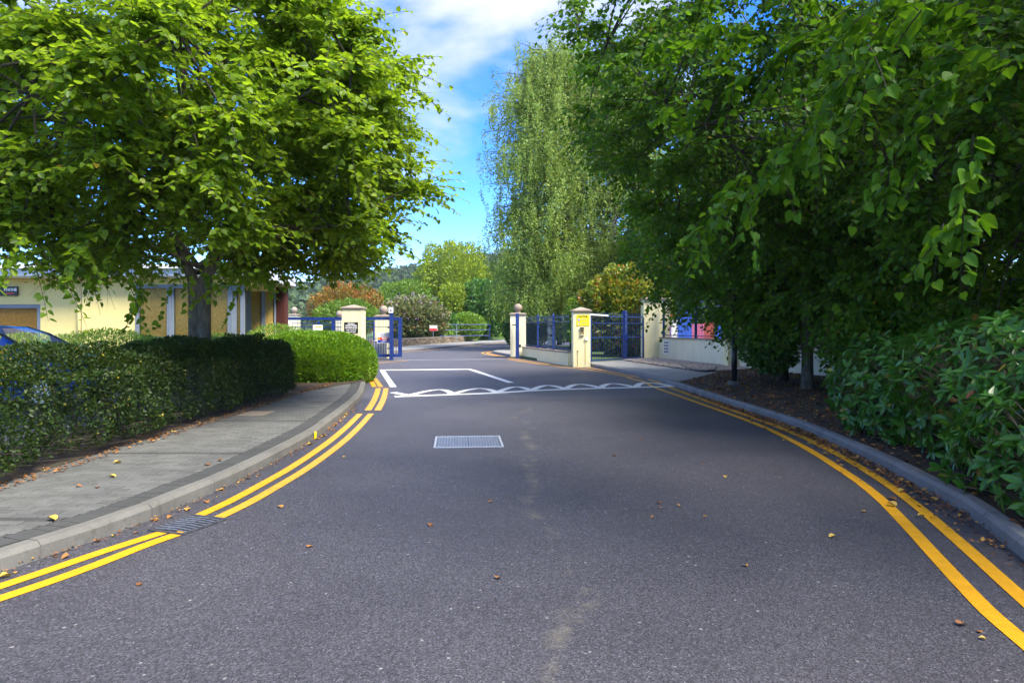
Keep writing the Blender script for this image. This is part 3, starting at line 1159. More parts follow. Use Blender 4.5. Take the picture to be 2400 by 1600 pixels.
vis = sorted([q for q in field if in_view(q[1], q[3]) and q[0] > HEDGE_X - 0.15], key=lambda q: q[2])
near_set = set(vis[:300])
rest = {'paver_grey': MB(), 'paver_dark': MB(), 'paver_pale': MB(), 'paver_mid': MB()}
for q in field:
    x0, x1, y0, y1, band = q
    m_ = 'paver_dark' if band else random.choice(['paver_grey', 'paver_grey', 'paver_pale', 'paver_pale', 'paver_mid'])
    dz = random.choice([-.0015, -.0007, 0, .0007, .0015])
    if q in near_set:
        key = (round(x1 - x0, 3), dz, m_)
        if key not in fullm:
            me = bpy.data.meshes.new('paver')
            vv, ff = paver_geo(x1 - x0, y1 - y0, dz)
            me.from_pydata(vv, [], ff)
            me.materials.append(M[m_])
            fullm[key] = me
        o = bpy.data.objects.new('paver', fullm[key])
        C.objects.link(o)
        attach(o, left_pave)
        o.location = (x0, y0, 0)
    else:
        vv, ff = paver_geo(x1 - x0, y1 - y0, dz)
        rest[m_].add([(a + x0, b + y0, c) for a, b, c in vv], ff)
for m_, mb in rest.items():
    stuff(mb.build('pavers', m_, left_pave))
# soil under hedge and planting on the left
bed = struct(flat_poly('planting_bed', [(HEDGE_X - 0.12, -3), (HEDGE_X - 0.05, 15.2), (-3.98, 18.55), (-4.55, 20.4), (-5.2, 23), (-5.8, 26.5), (-6.2, 30), (-29, 30), (-29, -3)], 0.132, 'soil'))
struct(flat_poly('car_park', [(-29, -2), (-6.3, -2), (-6.3, 15.2), (-29, 15.2)], 0.137, 'asphalt'))

# ---- right verge, footpath, gravel
rk_in = offset_line(right_kerb, -0.13)
verge = [(p.x, p.y) for p in rk_in if -3.9 < p.y < 18.4]
WALL = [(6.92, 33.3), (8.02, 27.0), (9.0, 23.4), (9.75, 20.9), (11.6, 13.0), (13.5, 4.5), (14.5, -3.9)]
ve = verge[-1]
right_verge = struct(flat_poly('right_verge', verge + [(8.45, 25.2)] + WALL[2:], 0.105, 'soil', None, 0.15))
kerbstones(right_verge, right_kerb, -1, 'kerb_grey', jit=0.003)
fp = [(p.x, p.y) for p in rk_in if p.y >= 18.4 and p.y < 26.7]
footpath = struct(flat_poly('footpath', [ve] + fp + [(3.2, 27.3), (3.3, 28.8), (6.3, 31.4), (6.9, 33.3), (8.45, 25.2)], 0.112, 'footpath_concrete', None, 0.15))
lawn = struct(flat_poly('lawn', [(0.2, 35.3), (2.45, 27.9), (3.3, 28.95), (6.3, 31.5), (6.95, 33.4), (9.1, 23.6), (11.8, 13), (26, 4), (60, 30), (60, 110), (10, 62.3), (2.1, 51.5)], 0.108, 'grass', None, 0.15))

# nose of the kerbed island behind the ball pillar
isl = smooth_line([(0.45, 34.3), (-0.55, 38.2), (-1.15, 41.0), (-1.0, 42.8), (-0.2, 45.2), (2.0, 51.3), (8.0, 60.0)], 0.12)
island = struct(flat_poly('island_pavement', [(p.x, p.y) for p in offset_line(isl, -0.13)] + [(9, 60.5), (2.2, 51.0), (0.6, 40), (0.7, 34.5)], 0.114, 'footpath_concrete', None, 0.15))
kerbstones(island, isl, -1, 'kerb_grey')

# far pavement, bank
far_l = smooth_line([(-13.5, 38.0), (-10.0, 40.5), (-7.1, 43.3), (-4.6, 52), (-1.5, 66), (4, 78), (12, 88)], 0.15)
far_pave = struct(flat_poly('far_pavement', [(p.x, p.y) for p in offset_line(far_l, 0.13)] + [(8, 94), (-1.5, 78), (-3.2, 72), (-5.9, 62), (-8.6, 50), (-14, 44.5), (-30, 44), (-30, 38)], 0.114, 'footpath_concrete', None, 0.15))
kerbstones(far_pave, far_l, 1, 'kerb_grey')
bank = struct(flat_poly('bank', [(-60, 45), (-14, 44.9), (-8.9, 50.5), (-6.2, 62.3), (-3.5, 72.5), (-1.8, 79), (9, 96), (60, 120), (60, 190), (-120, 190), (-120, 45)], 0.36, 'grass', None, 0.42))

# ---- painted lines (children of the road)
def line_px(name, pts, w, mat, zoom, step=0.12, z=0.005, pre=(), post=()):
    if zoom == 5:
        q = [G(x / 2.6133, 900 + y / 2.6133) for x, y in pts]
    elif zoom == 4:
        q = [G(800 + x / 2.767, 820 + y / 2.767) for x, y in pts]
    elif zoom == 6:
        q = [G(1500 + x / 2.0633, 780 + y / 2.0633) for x, y in pts]
    elif zoom == 2:
        q = [G(1100 + x / 3.92, 620 + y / 3.92) for x, y in pts]
    elif zoom == 1:
        q = [G(600 + x / 3.92, 640 + y / 3.92) for x, y in pts]
    pl = smooth_line(list(pre) + [(p.x, p.y) for p in q] + list(post), step)
    return strip(name, pl, w, z, mat, road)


YW = 0.105
line_px('yellow_line', [(-700, 1480), (-300, 1342), (0, 1240), (300, 1140), (620, 1030), (1010, 905)], YW, 'yellow_paint', 5, pre=[(-4.68, -4), (-4.03, .5), (-3.58, 2.6)])
line_px('yellow_line', [(-700, 1560), (-300, 1418), (0, 1314), (300, 1213), (600, 1103), (900, 985), (1130, 905)], YW, 'yellow_paint', 5, pre=[(-4.48, -4), (-3.83, .5), (-3.41, 2.6)])
line_px('yellow_line', [(1205, 812), (1400, 722), (1600, 615), (1800, 500), (2000, 364), (2120, 265), (2205, 182)], YW, 'yellow_paint', 5)
qa = [G(x / 2.6133, 900 + y / 2.6133) for x, y in [(1205, 812), (1400, 722), (1600, 615), (1800, 500), (2000, 364), (2120, 265), (2205, 182)]]
strip('yellow_line', offset_line(smooth_line([(p.x, p.y) for p in qa], 0.12), -0.20), YW, .005, 'yellow_paint_worn', road)
line_px('yellow_line', [(172, 392), (205, 340), (228, 290), (240, 248)], YW + .02, 'yellow_paint', 4)
line_px('yellow_line', [(235, 392), (268, 330), (284, 280), (290, 248)], YW + .02, 'yellow_paint_worn', 4)
line_px('yellow_line', [(214, 240), (200, 212), (186, 192)], YW + .02, 'yellow_paint', 4)
line_px('yellow_line', [(257, 240), (232, 205), (216, 182)], YW + .02, 'yellow_paint', 4)
line_px('yellow_line', [(206, 176), (203, 152), (214, 128)], YW + .03, 'yellow_paint', 4)
line_px('yellow_line', [(225, 85), (320, 77), (428, 71)], 0.13, 'yellow_paint', 4)
# right double lines, near
line_px('yellow_line', [(-60, 218), (20, 238), (78, 266), (300, 345), (560, 440), (780, 545), (1000, 680), (1150, 792), (1290, 930), (1420, 1070), (1560, 1220), (1700, 1362), (1880, 1515), (2200, 1800)], YW, 'yellow_paint', 6, post=[(1.72, .5), (.87, -4)])
line_px('yellow_line', [(40, 226), (90, 240), (140, 262), (350, 340), (600, 430), (800, 510), (1000, 612), (1200, 735), (1370, 862), (1500, 972), (1640, 1095), (1750, 1195), (1880, 1310), (2250, 1640)], YW, 'yellow_paint', 6, post=[(1.93, .5), (1.08, -4)])
# right double lines, beyond the hump, round to the island nose
far_a = [(345, 868), (600, 908), (800, 935), (950, 950), (1050, 960), (1200, 985), (1350, 1012), (1500, 1040)]
line_px('yellow_line', far_a, YW, 'yellow_paint', 2)
line_px('yellow_line', [(360, 858), (600, 895), (800, 922), (950, 937), (1100, 950), (1250, 976), (1400, 1004), (1560, 1036)], YW, 'yellow_paint', 2)
nose = offset_line(isl, 0.32)
strip('yellow_line', [p for p in nose if 36 < p.y < 50], 0.12, 0.005, 'yellow_paint', road)
nose = offset_line(isl, 0.62)
strip('yellow_line', [p for p in nose if 36 < p.y < 50], 0.12, 0.005, 'yellow_paint', road)
strip('yellow_line', offset_line(far_l, -0.35), 0.14, 0.005, 'yellow_paint', road)
# white waiting box and gate track
def quad_strip(name, a, b, w, mat):
    return strip(name, [Vector(a), (Vector(a) + Vector(b)) / 2, Vector(b)], w, 0.0055, mat, road)


def g4(x, y):
    p = G(800 + x / 2.767, 820 + y / 2.767)
    return (p.x, p.y)


quad_strip('white_line', g4(250, 131), g4(845, 125), 0.42, 'white_paint')
quad_strip('white_line', g4(266, 135), g4(338, 241), 0.17, 'white_paint')
quad_strip('white_line', g4(842, 128), g4(1100, 213), 0.20, 'white_paint')
quad_strip('white_line', g4(345, 66), g4(1060, 60), 0.10, 'white_paint')
quad_strip('white_line', g4(800, -18), g4(1250, -30), 0.16, 'white_paint')
# speed-hump marking: straight base line and a chain of low arcs
base_pts = [(345, 303), (720, 290), (1000, 279), (1230, 265), (1450, 256), (1680, 249), (1910, 243), (2155, 236)]
line_px('white_line', base_pts, 0.27, 'white_paint', 4, z=0.0065)
arcs = [(335, 278, 440, 297), (440, 297, 720, 288), (720, 288, 1010, 278), (1010, 278, 1232, 265), (1232, 265, 1452, 255), (1452, 255, 1682, 248), (1682, 248, 1912, 244), (1912, 244, 2150, 236)]
for i, (xa, ya, xb, yb) in enumerate(arcs):
    a, b = Vector(g4(xa, ya)), Vector(g4(xb, yb))
    if i == 0:
        a = Vector(g4(335, 276))
        strip('white_line', [a, (a + b) / 2, b], 0.2, 0.0078, 'white_paint', road)
        continue
    up = Vector((0.02, 1.0))
    pl = []
    for k in range(17):
        t = k / 16
        pl.append(a + (b - a) * t + up * (1.30 * math.sin(math.pi * t) ** 0.9))
    strip('white_line', pl, 0.19, 0.0078 + 0.0012 * (i % 2), 'white_paint', road)

# ================================================================== ROAD FITTINGS
# large rectangular cover
mc = [G(800 + x / 2.767, 820 + y / 2.767) for x, y in ((587, 560), (981, 556), (1017, 631), (597, 637))]
mh = thing('manhole_cover', 'large rectangular grey iron cover set in the middle of the road', 'manhole cover', (mc[0] + mc[2]) / 2)
ex, ey = (mc[2] - mc[3]).normalized(), None
ey = Vector((-ex.y, ex.x, 0))
o0 = mc[3] + Vector((0, 0, 0.002))
W_, D_ = 0.93, 0.90


def mpt(a, b, z):
    return o0 + ex * a + ey * b + Vector((0, 0, z))


def mbox(mb, a0, b0, a1, b1, z0, z1):
    v = [mpt(a0, b0, z0), mpt(a1, b0, z0), mpt(a1, b1, z0), mpt(a0, b1, z0), mpt(a0, b0, z1), mpt(a1, b0, z1), mpt(a1, b1, z1), mpt(a0, b1, z1)]
    mb.add(v, [(4, 5, 6, 7), (0, 1, 5, 4), (1, 2, 6, 5), (2, 3, 7, 6), (3, 0, 4, 7)])


mb = MB()
for a0, b0, a1, b1 in ((0, 0, W_, .03), (0, D_ - .03, W_, D_), (0, .03, .03, D_ - .03), (W_ - .03, .03, W_, D_ - .03)):
    mbox(mb, a0, b0, a1, b1, 0, .012)
mb.build('frame', 'iron_bright', mh)
mb = MB()
mbox(mb, .038, .038, W_ / 2 - .003, D_ - .038, 0, .005)
plain('cover_plate', (0.13, 0.145, 0.18), 0.5, 0.3, 0.3, 20, 0.2)
plate = mb.build('plate', 'cover_plate', mh)
mb = MB()
mbox(mb, W_ / 2 + .003, .038, W_ - .038, D_ - .038, 0, .005)
mb.build('plate', 'cover_plate', mh)
mb = MB()
for i in range(22):
    for j in range(9):
        a, b = .055 + i * .038, .055 + j * .088
        if (i in (6, 7, 14, 15)) and j in (1, 3, 5, 7):
            mbox(mb, a - .004, b, a + .034, b + .05, 0, .010)
        else:
            mbox(mb, a, b, a + .019, b + .075, 0, .009)
stuff(mb.build('tread_bars', 'iron', plate))

# gully grate in the left lines
gc = G(441, 1230)
gk = thing('gully_grate', 'dark slotted iron drain grate breaking the double yellow lines by the left kerb', 'drain grate', gc)
tg = Vector((0.36, 1.0, 0)).normalized()
tn = Vector((-tg.y, tg.x, 0))
mb = MB()
gw, gl_ = 0.34, 0.44
def gp(a, b, z):
    return gc + tn * a + tg * b + Vector((0, 0, z))
mb.add([gp(-gw / 2, -gl_ / 2, .002), gp(gw / 2, -gl_ / 2, .002), gp(gw / 2, gl_ / 2, .002), gp(-gw / 2, gl_ / 2, .002)], [(0, 1, 2, 3)])
mb.build('pit_shade', 'pit_shade', gk)  # flat sheet on the road; the hollow's shade is its black colour
for a0, b0, a1, b1 in ((-gw / 2, -gl_ / 2, gw / 2, -gl_ / 2), (gw / 2, -gl_ / 2, gw / 2, gl_ / 2), (gw / 2, gl_ / 2, -gw / 2, gl_ / 2), (-gw / 2, gl_ / 2, -gw / 2, -gl_ / 2)):
    MB().beam(gp(a0, b0, .007), gp(a1, b1, .007), .03, .012).build('frame_bar', 'iron_dark', gk)
for k in range(8):
    b = -gl_ / 2 + gl_ * (k + 1) / 9
    MB().tube([gp(-gw / 2, b, .007), gp(0, b + .02, .007), gp(gw / 2, b, .007)], .0075, 5).build('grate_bar', 'iron', gk)

# small iron strainer by the hump, small yellow hydrant plate, plate in pavement
sp0 = G(1155, 925)
mb = MB()
for k in range(14):
    mb.beam(sp0 + Vector((-.36 + k * .055, -.08, .006)), sp0 + Vector((-.34 + k * .055, .08, .006)), .016, .008)
dr = thing('channel_drain', 'thin slotted drain cover at the foot of the white hump marking', 'drain grate', sp0)
MB().box((sp0.x - .40, sp0.y - .10, .001), (sp0.x + .42, sp0.y + .10, .0035)).build('bed', 'iron_dark', dr)
stuff(mb.build('grate_bars', 'iron_bright', dr))
hp = Vector((x_at(left_kerb, 9.75), 9.75, 0))
hy = MB()
hy.box((hp.x + .012, hp.y - .045, 0.004), (hp.x + .022, hp.y + .04, .10), 0.0)
o = hy.build('marker_plate', 'sign_yellow')
tag(o, 'tiny yellow plate fixed to the face of the left kerb', 'plate')
cvp = Vector((-4.35, 11.6, 0))
tag(MB().box((cvp.x - .22, cvp.y - .3, .124), (cvp.x + .22, cvp.y + .3, .1285)).build('inspection_cover', 'coping_stone'), 'small reddish inspection cover let into the left pavement by the hedge', 'cover')


# ================================================================== PILLARS, WALLS, GATES
def pillar(name, label, x0, x1, y0, y1, h, z0, cap, mat='pillar_cream', rot=0.0, ball=False, cat='pillar', capo=0.06):
    cx, cy = (x0 + x1) / 2, (y0 + y1) / 2
    t = thing(name, label, cat, (cx, cy, z0))
    MB().box((x0, y0, z0 - .08), (x1, y1, z0 + h), rot, (cx, cy), 0.02).build('shaft', mat, t)
    ca, sa = math.cos(rot), math.sin(rot)
    k = capo

    def q(x, y, z):
        return (cx + (x - cx) * ca - (y - cy) * sa, cy + (x - cx) * sa + (y - cy) * ca, z)
    z = z0 + h
    v = [q(x0 - k, y0 - k, z), q(x1 + k, y0 - k, z), q(x1 + k, y1 + k, z), q(x0 - k, y1 + k, z)]
    v += [(a, b, c + 0.05) for a, b, c in v]
    f = [(3, 2, 1, 0), (0, 1, 5, 4), (1, 2, 6, 5), (2, 3, 7, 6), (3, 0, 4, 7)]
    if cap == 'pyramid':
        s = 0.16
        for a, b in ((x0, y0), (x1, y0), (x1, y1), (x0, y1)):
            v.append(q(cx + (a - cx) * s, cy + (b - cy) * s, z + 0.17))
        f += [(4, 5, 9, 8), (5, 6, 10, 9), (6, 7, 11, 10), (7, 4, 8, 11), (8, 9, 10, 11)]
    else:
        for a, b in ((x0, y0), (x1, y0), (x1, y1), (x0, y1)):
            v.append(q(cx + (a - cx) * .75, cy + (b - cy) * .75, z + 0.09))
        f += [(4, 5, 9, 8), (5, 6, 10, 9), (6, 7, 11, 10), (7, 4, 8, 11), (8, 9, 10, 11)]
    cp = mesh_obj('cap', v, f, 'coping_stone', t)
    if ball:
        r = 0.215
        zc = z + 0.09 + 0.05 + r
        prof = [(0.10, z + .08), (0.15, z + .11)] + [(r * math.sin(a), zc - r * math.cos(a)) for a in np.linspace(0.55, math.pi - 0.02, 12)]
        MB().lathe((cx, cy, 0), prof, 22).build('ball_finial', 'coping_stone', t, True)
    return t


np_ = pillar('gate_pillar', 'cream rendered gate pillar carrying the black notice board behind the bright green bush', -7.38, -6.52, 29.6, 30.4, 2.25, 0.13, 'pyramid')
yp = pillar('gate_pillar', 'cream rendered pillar with the yellow notice sign and intercom', 2.42, 3.10, 26.95, 27.75, 2.20, 0.0, 'pyramid')
bpl = pillar('ball_pillar', 'cream pillar with stone ball finial behind the open sliding gate', -6.95, -6.2, 34.6, 35.35, 2.1, 0.0, 'flat', ball=True)
bpr = pillar('ball_pillar', 'cream pillar with stone ball finial behind the single blue post', -0.09, 0.71, 34.9, 35.7, 2.10, 0.114, 'flat', 'pale_render', ball=True)
tp_ = pillar('tall_pillar', 'tallest cream pillar at the right end of the blue pedestrian gate', 6.13, 7.35, 31.75, 32.5, 2.75, 0.11, 'pyramid', capo=0.09)
sp_ = pillar('wall_pillar', 'cream pillar midway along the right boundary wall beside the black lamp post', 7.9, 8.55, 25.0, 25.6, 1.95, 0.105, 'flat')
bk1 = pillar('ball_pillar', 'small pale pillar with stone ball seen behind the sliding gate near the red cladding', -15.1, -14.45, 46.0, 46.65, 2.0, 0.36, 'flat', 'pale_render', ball=True)
bk2 = pillar('ball_pillar', 'small pale pillar with stone ball seen behind the gate beside the feathery shrub', -11.55, -10.95, 44.2, 44.8, 1.95, 0.114, 'flat', 'pale_render', ball=True)


def wall_run(name, label, pts, h, z0, th, mat='pale_render', cope=0.09):
    t = thing(name, label, 'wall', (*pts[0], z0))
    for a, b in zip(pts, pts[1:]):
        A, B = Vector((*a, z0 + h / 2 - .04)), Vector((*b, z0 + h / 2 - .04))
        MB().beam(A, B, th, h + .08).build('wall_panel', mat, t)
        d = (B - A)
        n = max(1, round(d.length / 0.6))
        for k in range(n):
            p = A + d * (k / n)
            q = A + d * ((k + 1) / n) - d.normalized() * 0.008
            p.z = q.z = z0 + h + .03
            MB().beam(p, q, th + cope, .06).build('coping', 'coping_stone', t)
    return t


wall_r = wall_run('boundary_wall', 'long low cream wall with stone coping running towards the camera on the right', [(6.95, 31.7), (8.0, 26.9), (8.25, 25.75)], 0.95, 0.105, 0.22)
wall_r2 = wall_run('boundary_wall', 'low cream wall half hidden behind the dark tree trunks on the right', [(8.4, 24.9), (9.0, 22.6), (9.75, 20.2), (11.6, 13.0), (13.6, 4.0)], 0.95, 0.105, 0.22)
wall_f = wall_run('dwarf_wall', 'dwarf cream wall under the blue railing between ball pillar and yellow sign pillar', [(0.62, 34.75), (2.38, 27.75)], 0.52, 0.0, 0.22, 'pillar_cream', 0.05)


def railing(name, label, a, b, z0, h, posts, pitch=0.12, mat='blue_metal', cat='railing', rails=(0.06, 0.86, 1.0), scrolls=False, r=0.006, pmat='picket_blue'):
    a, b = Vector((*a, z0)), Vector((*b, z0))
    d = b - a
    L_ = d.length
    t = thing(name, label, cat, a)
    for f in rails:
        zz = Vector((0, 0, h * f))
        MB().beam(a + zz, b + zz, .03, .035).build('rail', mat, t)
    n = int(L_ / pitch)
    me = None
    for k in range(1, n):
        p = a + d * (k / n)
        if me is None:
            m2 = MB().cyl((0, 0, 0), (0, 0, h + .06), r, r, 6).add([(0, 0, h + .14), (r * 1.6, 0, h + .06), (0, r * 1.6, h + .06), (-r * 1.6, 0, h + .06), (0, -r * 1.6, h + .06)], [(0, 1, 2), (0, 2, 3), (0, 3, 4), (0, 4, 1), (1, 4, 3, 2)])
            o = m2.build('picket', pmat, t)
            me = o.data
        else:
            o = bpy.data.objects.new('picket', me)
            C.objects.link(o)
            attach(o, t)
        o.location = p
    for f in posts:
        p = a + d * f
        MB().box((p.x - .045, p.y - .045, z0), (p.x + .045, p.y + .045, z0 + h + .1), 0, None, .006).cyl(p + Vector((0, 0, h + .1)), p + Vector((0, 0, h + .2)), .04, .006, 8).build('post', mat, t)
    if scrolls:
        for f in scrolls:
            p = a + d * f + Vector((0, 0, h * .93))
            dn = d.normalized()
            pts = [p + dn * (.02 + .10 * s_) * math.cos(a_) + Vector((0, 0, (.02 + .05 * s_) * math.sin(a_))) for a_, s_ in [(q * .5, q / 18) for q in range(19)]]
            MB().tube(pts, .012, 5).build('scroll', mat, t)
    return t


railing('railing', 'blue railing with spear tops on the dwarf wall left of the yellow sign pillar', (0.68, 34.55), (2.36, 27.85), 0.58, 1.42, (0.33, 0.68), 0.17, scrolls=(0.14, 0.5, 0.85))
railing('railing', 'blue railing on the low cream wall right of the tallest pillar', (6.97, 31.6), (8.2, 25.8), 1.115, 1.5, (0.02, 0.55), 0.12)
railing('railing', 'dark blue railing on the wall seen through the shadowy trees on the right', (8.45, 24.85), (9.75, 20.2), 1.115, 1.5, (0.5,), 0.13, 'blue_dark')
railing('railing', 'tall dark palings above the wall behind the glossy leaved shrubs', (9.77, 20.1), (12.3, 10.0), 1.115, 1.5, (0.25, 0.5, 0.75), 0.13, 'blue_dark')

# ---- sliding gate on the left
GY = 33.0
sg = thing('sliding_gate', 'long blue sliding gate of vertical bars standing open on the left', 'gate', (-8, GY, 0))
MB().beam((-11.2, GY, 1.98), (-5.42, GY, 1.98), .10, .13).build('top_rail', 'blue_metal', sg)
MB().beam((-11.2, GY, 0.20), (-5.42, GY, 0.20), .10, .14).build('bottom_rail', 'blue_metal', sg)
MB().box((-5.50, GY - .06, .13), (-5.32, GY + .06, 2.045)).build('end_post', 'blue_metal', sg)
MB().box((-8.72, GY - .045, .27), (-8.56, GY + .045, 1.915)).build('stile', 'blue_metal', sg)
MB().beam((-11.2, GY, 1.58), (-5.5, GY, 1.58), .025, .03).build('mid_rail', 'blue_dark', sg)
MB().beam((-11.2, GY, 1.02), (-5.5, GY, 1.02), .025, .03).build('mid_rail', 'blue_dark', sg)
me = None
for k in range(46):
    x = -11.1 + k * 0.122
    if abs(x + 8.64) < .1:
        continue
    if me is None:
        o = MB().cyl((0, GY, .26), (0, GY, 1.93), .008, .008, 6).build('bar', 'picket_blue', sg)
        me = o.data
    else:
        o = bpy.data.objects.new('bar', me)
        C.objects.link(o)
        attach(o, sg)
    o.location = Vector((x, 0, 0))
for k in range(14):
    x = -7.0 + k * .122 + .061
    MB().cyl((x, GY, .26), (x, GY, 1.02 if k not in (6, 11) else 1.2), .009, .009, 6).build('short_bar', 'blue_dark', sg)
gpz = thing('gate_post', 'thick blue steel guide post with small white plate at the left gate opening', 'post', (-5.78, 32.75, 0))
MB().box((-5.875, 32.66, -.03), (-5.70, 32.84, 2.32), 0, None, .008).build('shaft', 'blue_metal', gpz)
MB().box((-5.90, 32.64, .0), (-5.675, 32.86, .03)).build('base_plate', 'blue_dark', gpz)
MB().box((-5.90, 32.63, 2.25), (-5.68, 32.65, 2.52)).build('white_plate', 'sign_white', gpz)
MB().prism([(0, 0), (1, 0), (.5, 1)], 0, .003)
mesh_obj('symbol', [(-5.85, 32.626, 2.33), (-5.74, 32.626, 2.33), (-5.795, 32.626, 2.45)], [(0, 1, 2)], 'sign_black', gpz)
for z in (0.55, 1.0, 1.55):
    MB().cyl((-5.88, 32.70, z), (-5.97, 32.70, z), .03, .03, 8).build('guide_roller', 'black_metal', gpz)
gpr = thing('gate_post', 'single thick blue post standing before the right ball pillar', 'post', (0.27, 34.45, 0))
MB().box((0.18, 34.36, -.03), (0.36, 34.54, 2.26), 0, None, .008).build('shaft', 'blue_metal', gpr)
MB().beam((0.0, 34.4, 1.68), (0.18, 34.4, 1.68), .04, .05).build('catch', 'black_metal', gpr)
MB().beam((0.36, 34.4, .62), (0.46, 34.4, .62), .05, .14).build('lower_catch', 'black_metal', gpr)
gb = thing('gate_motor_box', 'pale grey motor cabinet low behind the bars of the sliding gate', 'cabinet', (-6.45, 33.5, 0))
MB().box((-6.75, 33.3, 0), (-6.15, 33.75, .85), 0, None, .02).build('casing', 'grey_box', gb)
MB().box((-6.78, 33.27, .855), (-6.12, 33.78, .90), 0, None, .01).build('lid', 'white_plastic', gb)
MB().box((-6.55, 33.285, .35), (-6.35, 33.298, .65)).build('door_panel', 'sign_grey', gb)

# ---- pedestrian gate on the right
ga, gb_ = Vector((3.22, 28.55, 0.112)), Vector((6.08, 31.5, 0.112))
gd = (gb_ - ga)
pg = thing('pedestrian_gate', 'blue barred pedestrian gate between the yellow sign pillar and the tallest pillar', 'gate', ga)


def gpt(f, z):
    p = ga + gd * f
    p.z += z
    return p


for z, w in ((.06, .05), (1.02, .04), (1.92, .045)):
    MB().beam(gpt(.02, z), gpt(.60, z), .04, w).build('leaf_rail', 'blue_metal', pg)
    MB().beam(gpt(.66, z), gpt(.985, z), .035, w).build('panel_rail', 'blue_metal', pg)
MB().beam(gpt(.02, 1.63), gpt(.985, 1.63), .03, .03).build('upper_rail', 'blue_metal', pg)
me = None
for k in range(24):
    f = .045 + k * .0405
    if .59 < f < .665:
        continue
    if me is None:
        o = MB().cyl((0, 0, .04), (0, 0, 2.0), .0095, .0095, 6).cyl((0, 0, 2.0), (0, 0, 2.10), .018, .002, 6).build('picket', 'blue_metal', pg)
        me = o.data
    else:
        o = bpy.data.objects.new('picket', me)
        C.objects.link(o)
        attach(o, pg)
    o.location = ga + gd * f
for f, w, h in ((.015, .05, 2.0), (.63, .075, 2.2), (.99, .03, 1.9)):
    p = gpt(f, 0)
    MB().box((p.x - w, p.y - w, p.z - .02), (p.x + w, p.y + w, p.z + h), R(46), None, .006).build('gate_post', 'blue_metal', pg)
p = gpt(.60, 1.02)
MB().box((p.x - .02, p.y - .12, p.z - .14), (p.x + .2, p.y - .02, p.z + .14)).build('lock_box', 'blue_metal', pg)
MB().beam(gpt(.0, 1.99) + Vector((0, -.08, 0)), gpt(.32, 1.96) + Vector((0, -.08, 0)), .05, .06).build('gate_closer', 'white_plastic', pg)

# ---- fittings on the yellow-sign pillar
FY = 26.95
ys = thing('notice_sign', 'yellow NOTICE sign with two pictograms on the right hand pillar', 'sign', (2.79, FY, 1.7))
MB().box((2.545, FY - .014, 1.63), (3.045, FY - .002, 2.05)).build('panel', 'sign_yellow', ys)
text('NOTICE', 0.098, (2.795, FY - .0175, 1.985), 'sign_black', ys, bold=0.003)
MB().cyl((2.635, FY - .0155, 1.865), (2.635, FY - .017, 1.865), .058, .058, 20).build('ring', 'sign_blue', ys)
MB().cyl((2.635, FY - .0175, 1.865), (2.635, FY - .019, 1.865), .045, .045, 20).build('disc', 'sign_white', ys)
MB().box((2.62, FY - .0205, 1.835), (2.64, FY - .0195, 1.895)).box((2.641, FY - .0205, 1.85), (2.668, FY - .0195, 1.872)).build('figure', 'sign_blue', ys)
mesh_obj('triangle', [(2.572, FY - .016, 1.675), (2.70, FY - .016, 1.675), (2.636, FY - .016, 1.79)], [(0, 1, 2)], 'sign_black', ys)
mesh_obj('triangle_field', [(2.596, FY - .0175, 1.688), (2.676, FY - .0175, 1.688), (2.636, FY - .0175, 1.762)], [(0, 1, 2)], 'sign_white', ys)
mb = MB()
for k in range(6):
    z = 1.895 - k * .022 - (.075 if k > 2 else 0)
    mb.box((2.73, FY - .016, z), (2.99 - .03 * (k % 3), FY - .0145, z + .008))
stuff(mb.build('small_print', 'sign_grey', ys))
ic = thing('intercom', 'brass coloured hooded intercom box on the yellow sign pillar', 'intercom', (2.77, FY, 1.25))
MB().box((2.70, FY - .05, 1.27), (2.84, FY - .002, 1.56)).build('housing', 'intercom', ic)
MB().box((2.69, FY - .09, 1.56), (2.85, FY - .002, 1.575)).build('hood', 'coping_stone', ic)
MB().cyl((2.77, FY - .051, 1.44), (2.77, FY - .062, 1.44), .038, .038, 14).build('speaker_grille', 'black_metal', ic)
MB().cyl((2.78, FY - .0625, 1.44), (2.78, FY - .07, 1.44), .014, .014, 10).build('button', 'chrome', ic)
MB().box((2.69, FY - .065, 1.255), (2.85, FY - .002, 1.285)).build('ledge', 'pale_render', ic)
jb = thing('junction_box', 'small white junction box with conduit on the yellow sign pillar', 'box', (2.94, FY, 1.0))
MB().box((2.88, FY - .05, 1.05), (2.985, FY - .002, 1.15), 0, None, .008).build('casing', 'white_plastic', jb)
MB().cyl((2.90, FY - .012, 1.05), (2.90, FY - .012, .12), .010, .010, 8).build('conduit', 'cream_render', jb)
jb2 = thing('conduit', 'thin capped conduit stub low on the yellow sign pillar', 'conduit', (2.60, FY, 0))
MB().cyl((2.60, FY - .012, .02), (2.60, FY - .012, .62), .011, .011, 8).build('pipe', 'cream_render', jb2)
MB().box((2.575, FY - .03, .62), (2.625, FY - .002, .655)).build('cap', 'intercom', jb2)

# ---- black notice on the left pillar
NY = 29.6
nb_ = thing('notice_board', 'black notice board with white lettering on the left gate pillar', 'sign', (-6.95, NY, 1.3))
MB().box((-7.27, NY - .016, 1.31), (-6.67, NY - .002, 1.79)).build('panel', 'sign_black', nb_)
for s, z, sz, bo in (('Notice', 1.725, .105, .002), ('STOP OVER', 1.63, .095, .003), ('WHITE BOX', 1.537, .095, .003), ('Wait 3 seconds', 1.445, .068, .002), ('Gate will open', 1.365, .068, .002)):
    text(s, sz, (-6.97, NY - .0195, z), 'sign_white', nb_, bold=bo)
MB().box((-7.11, NY - .0195, 1.678), (-6.83, NY - .0175, 1.685)).build('underline', 'sign_white', nb_)

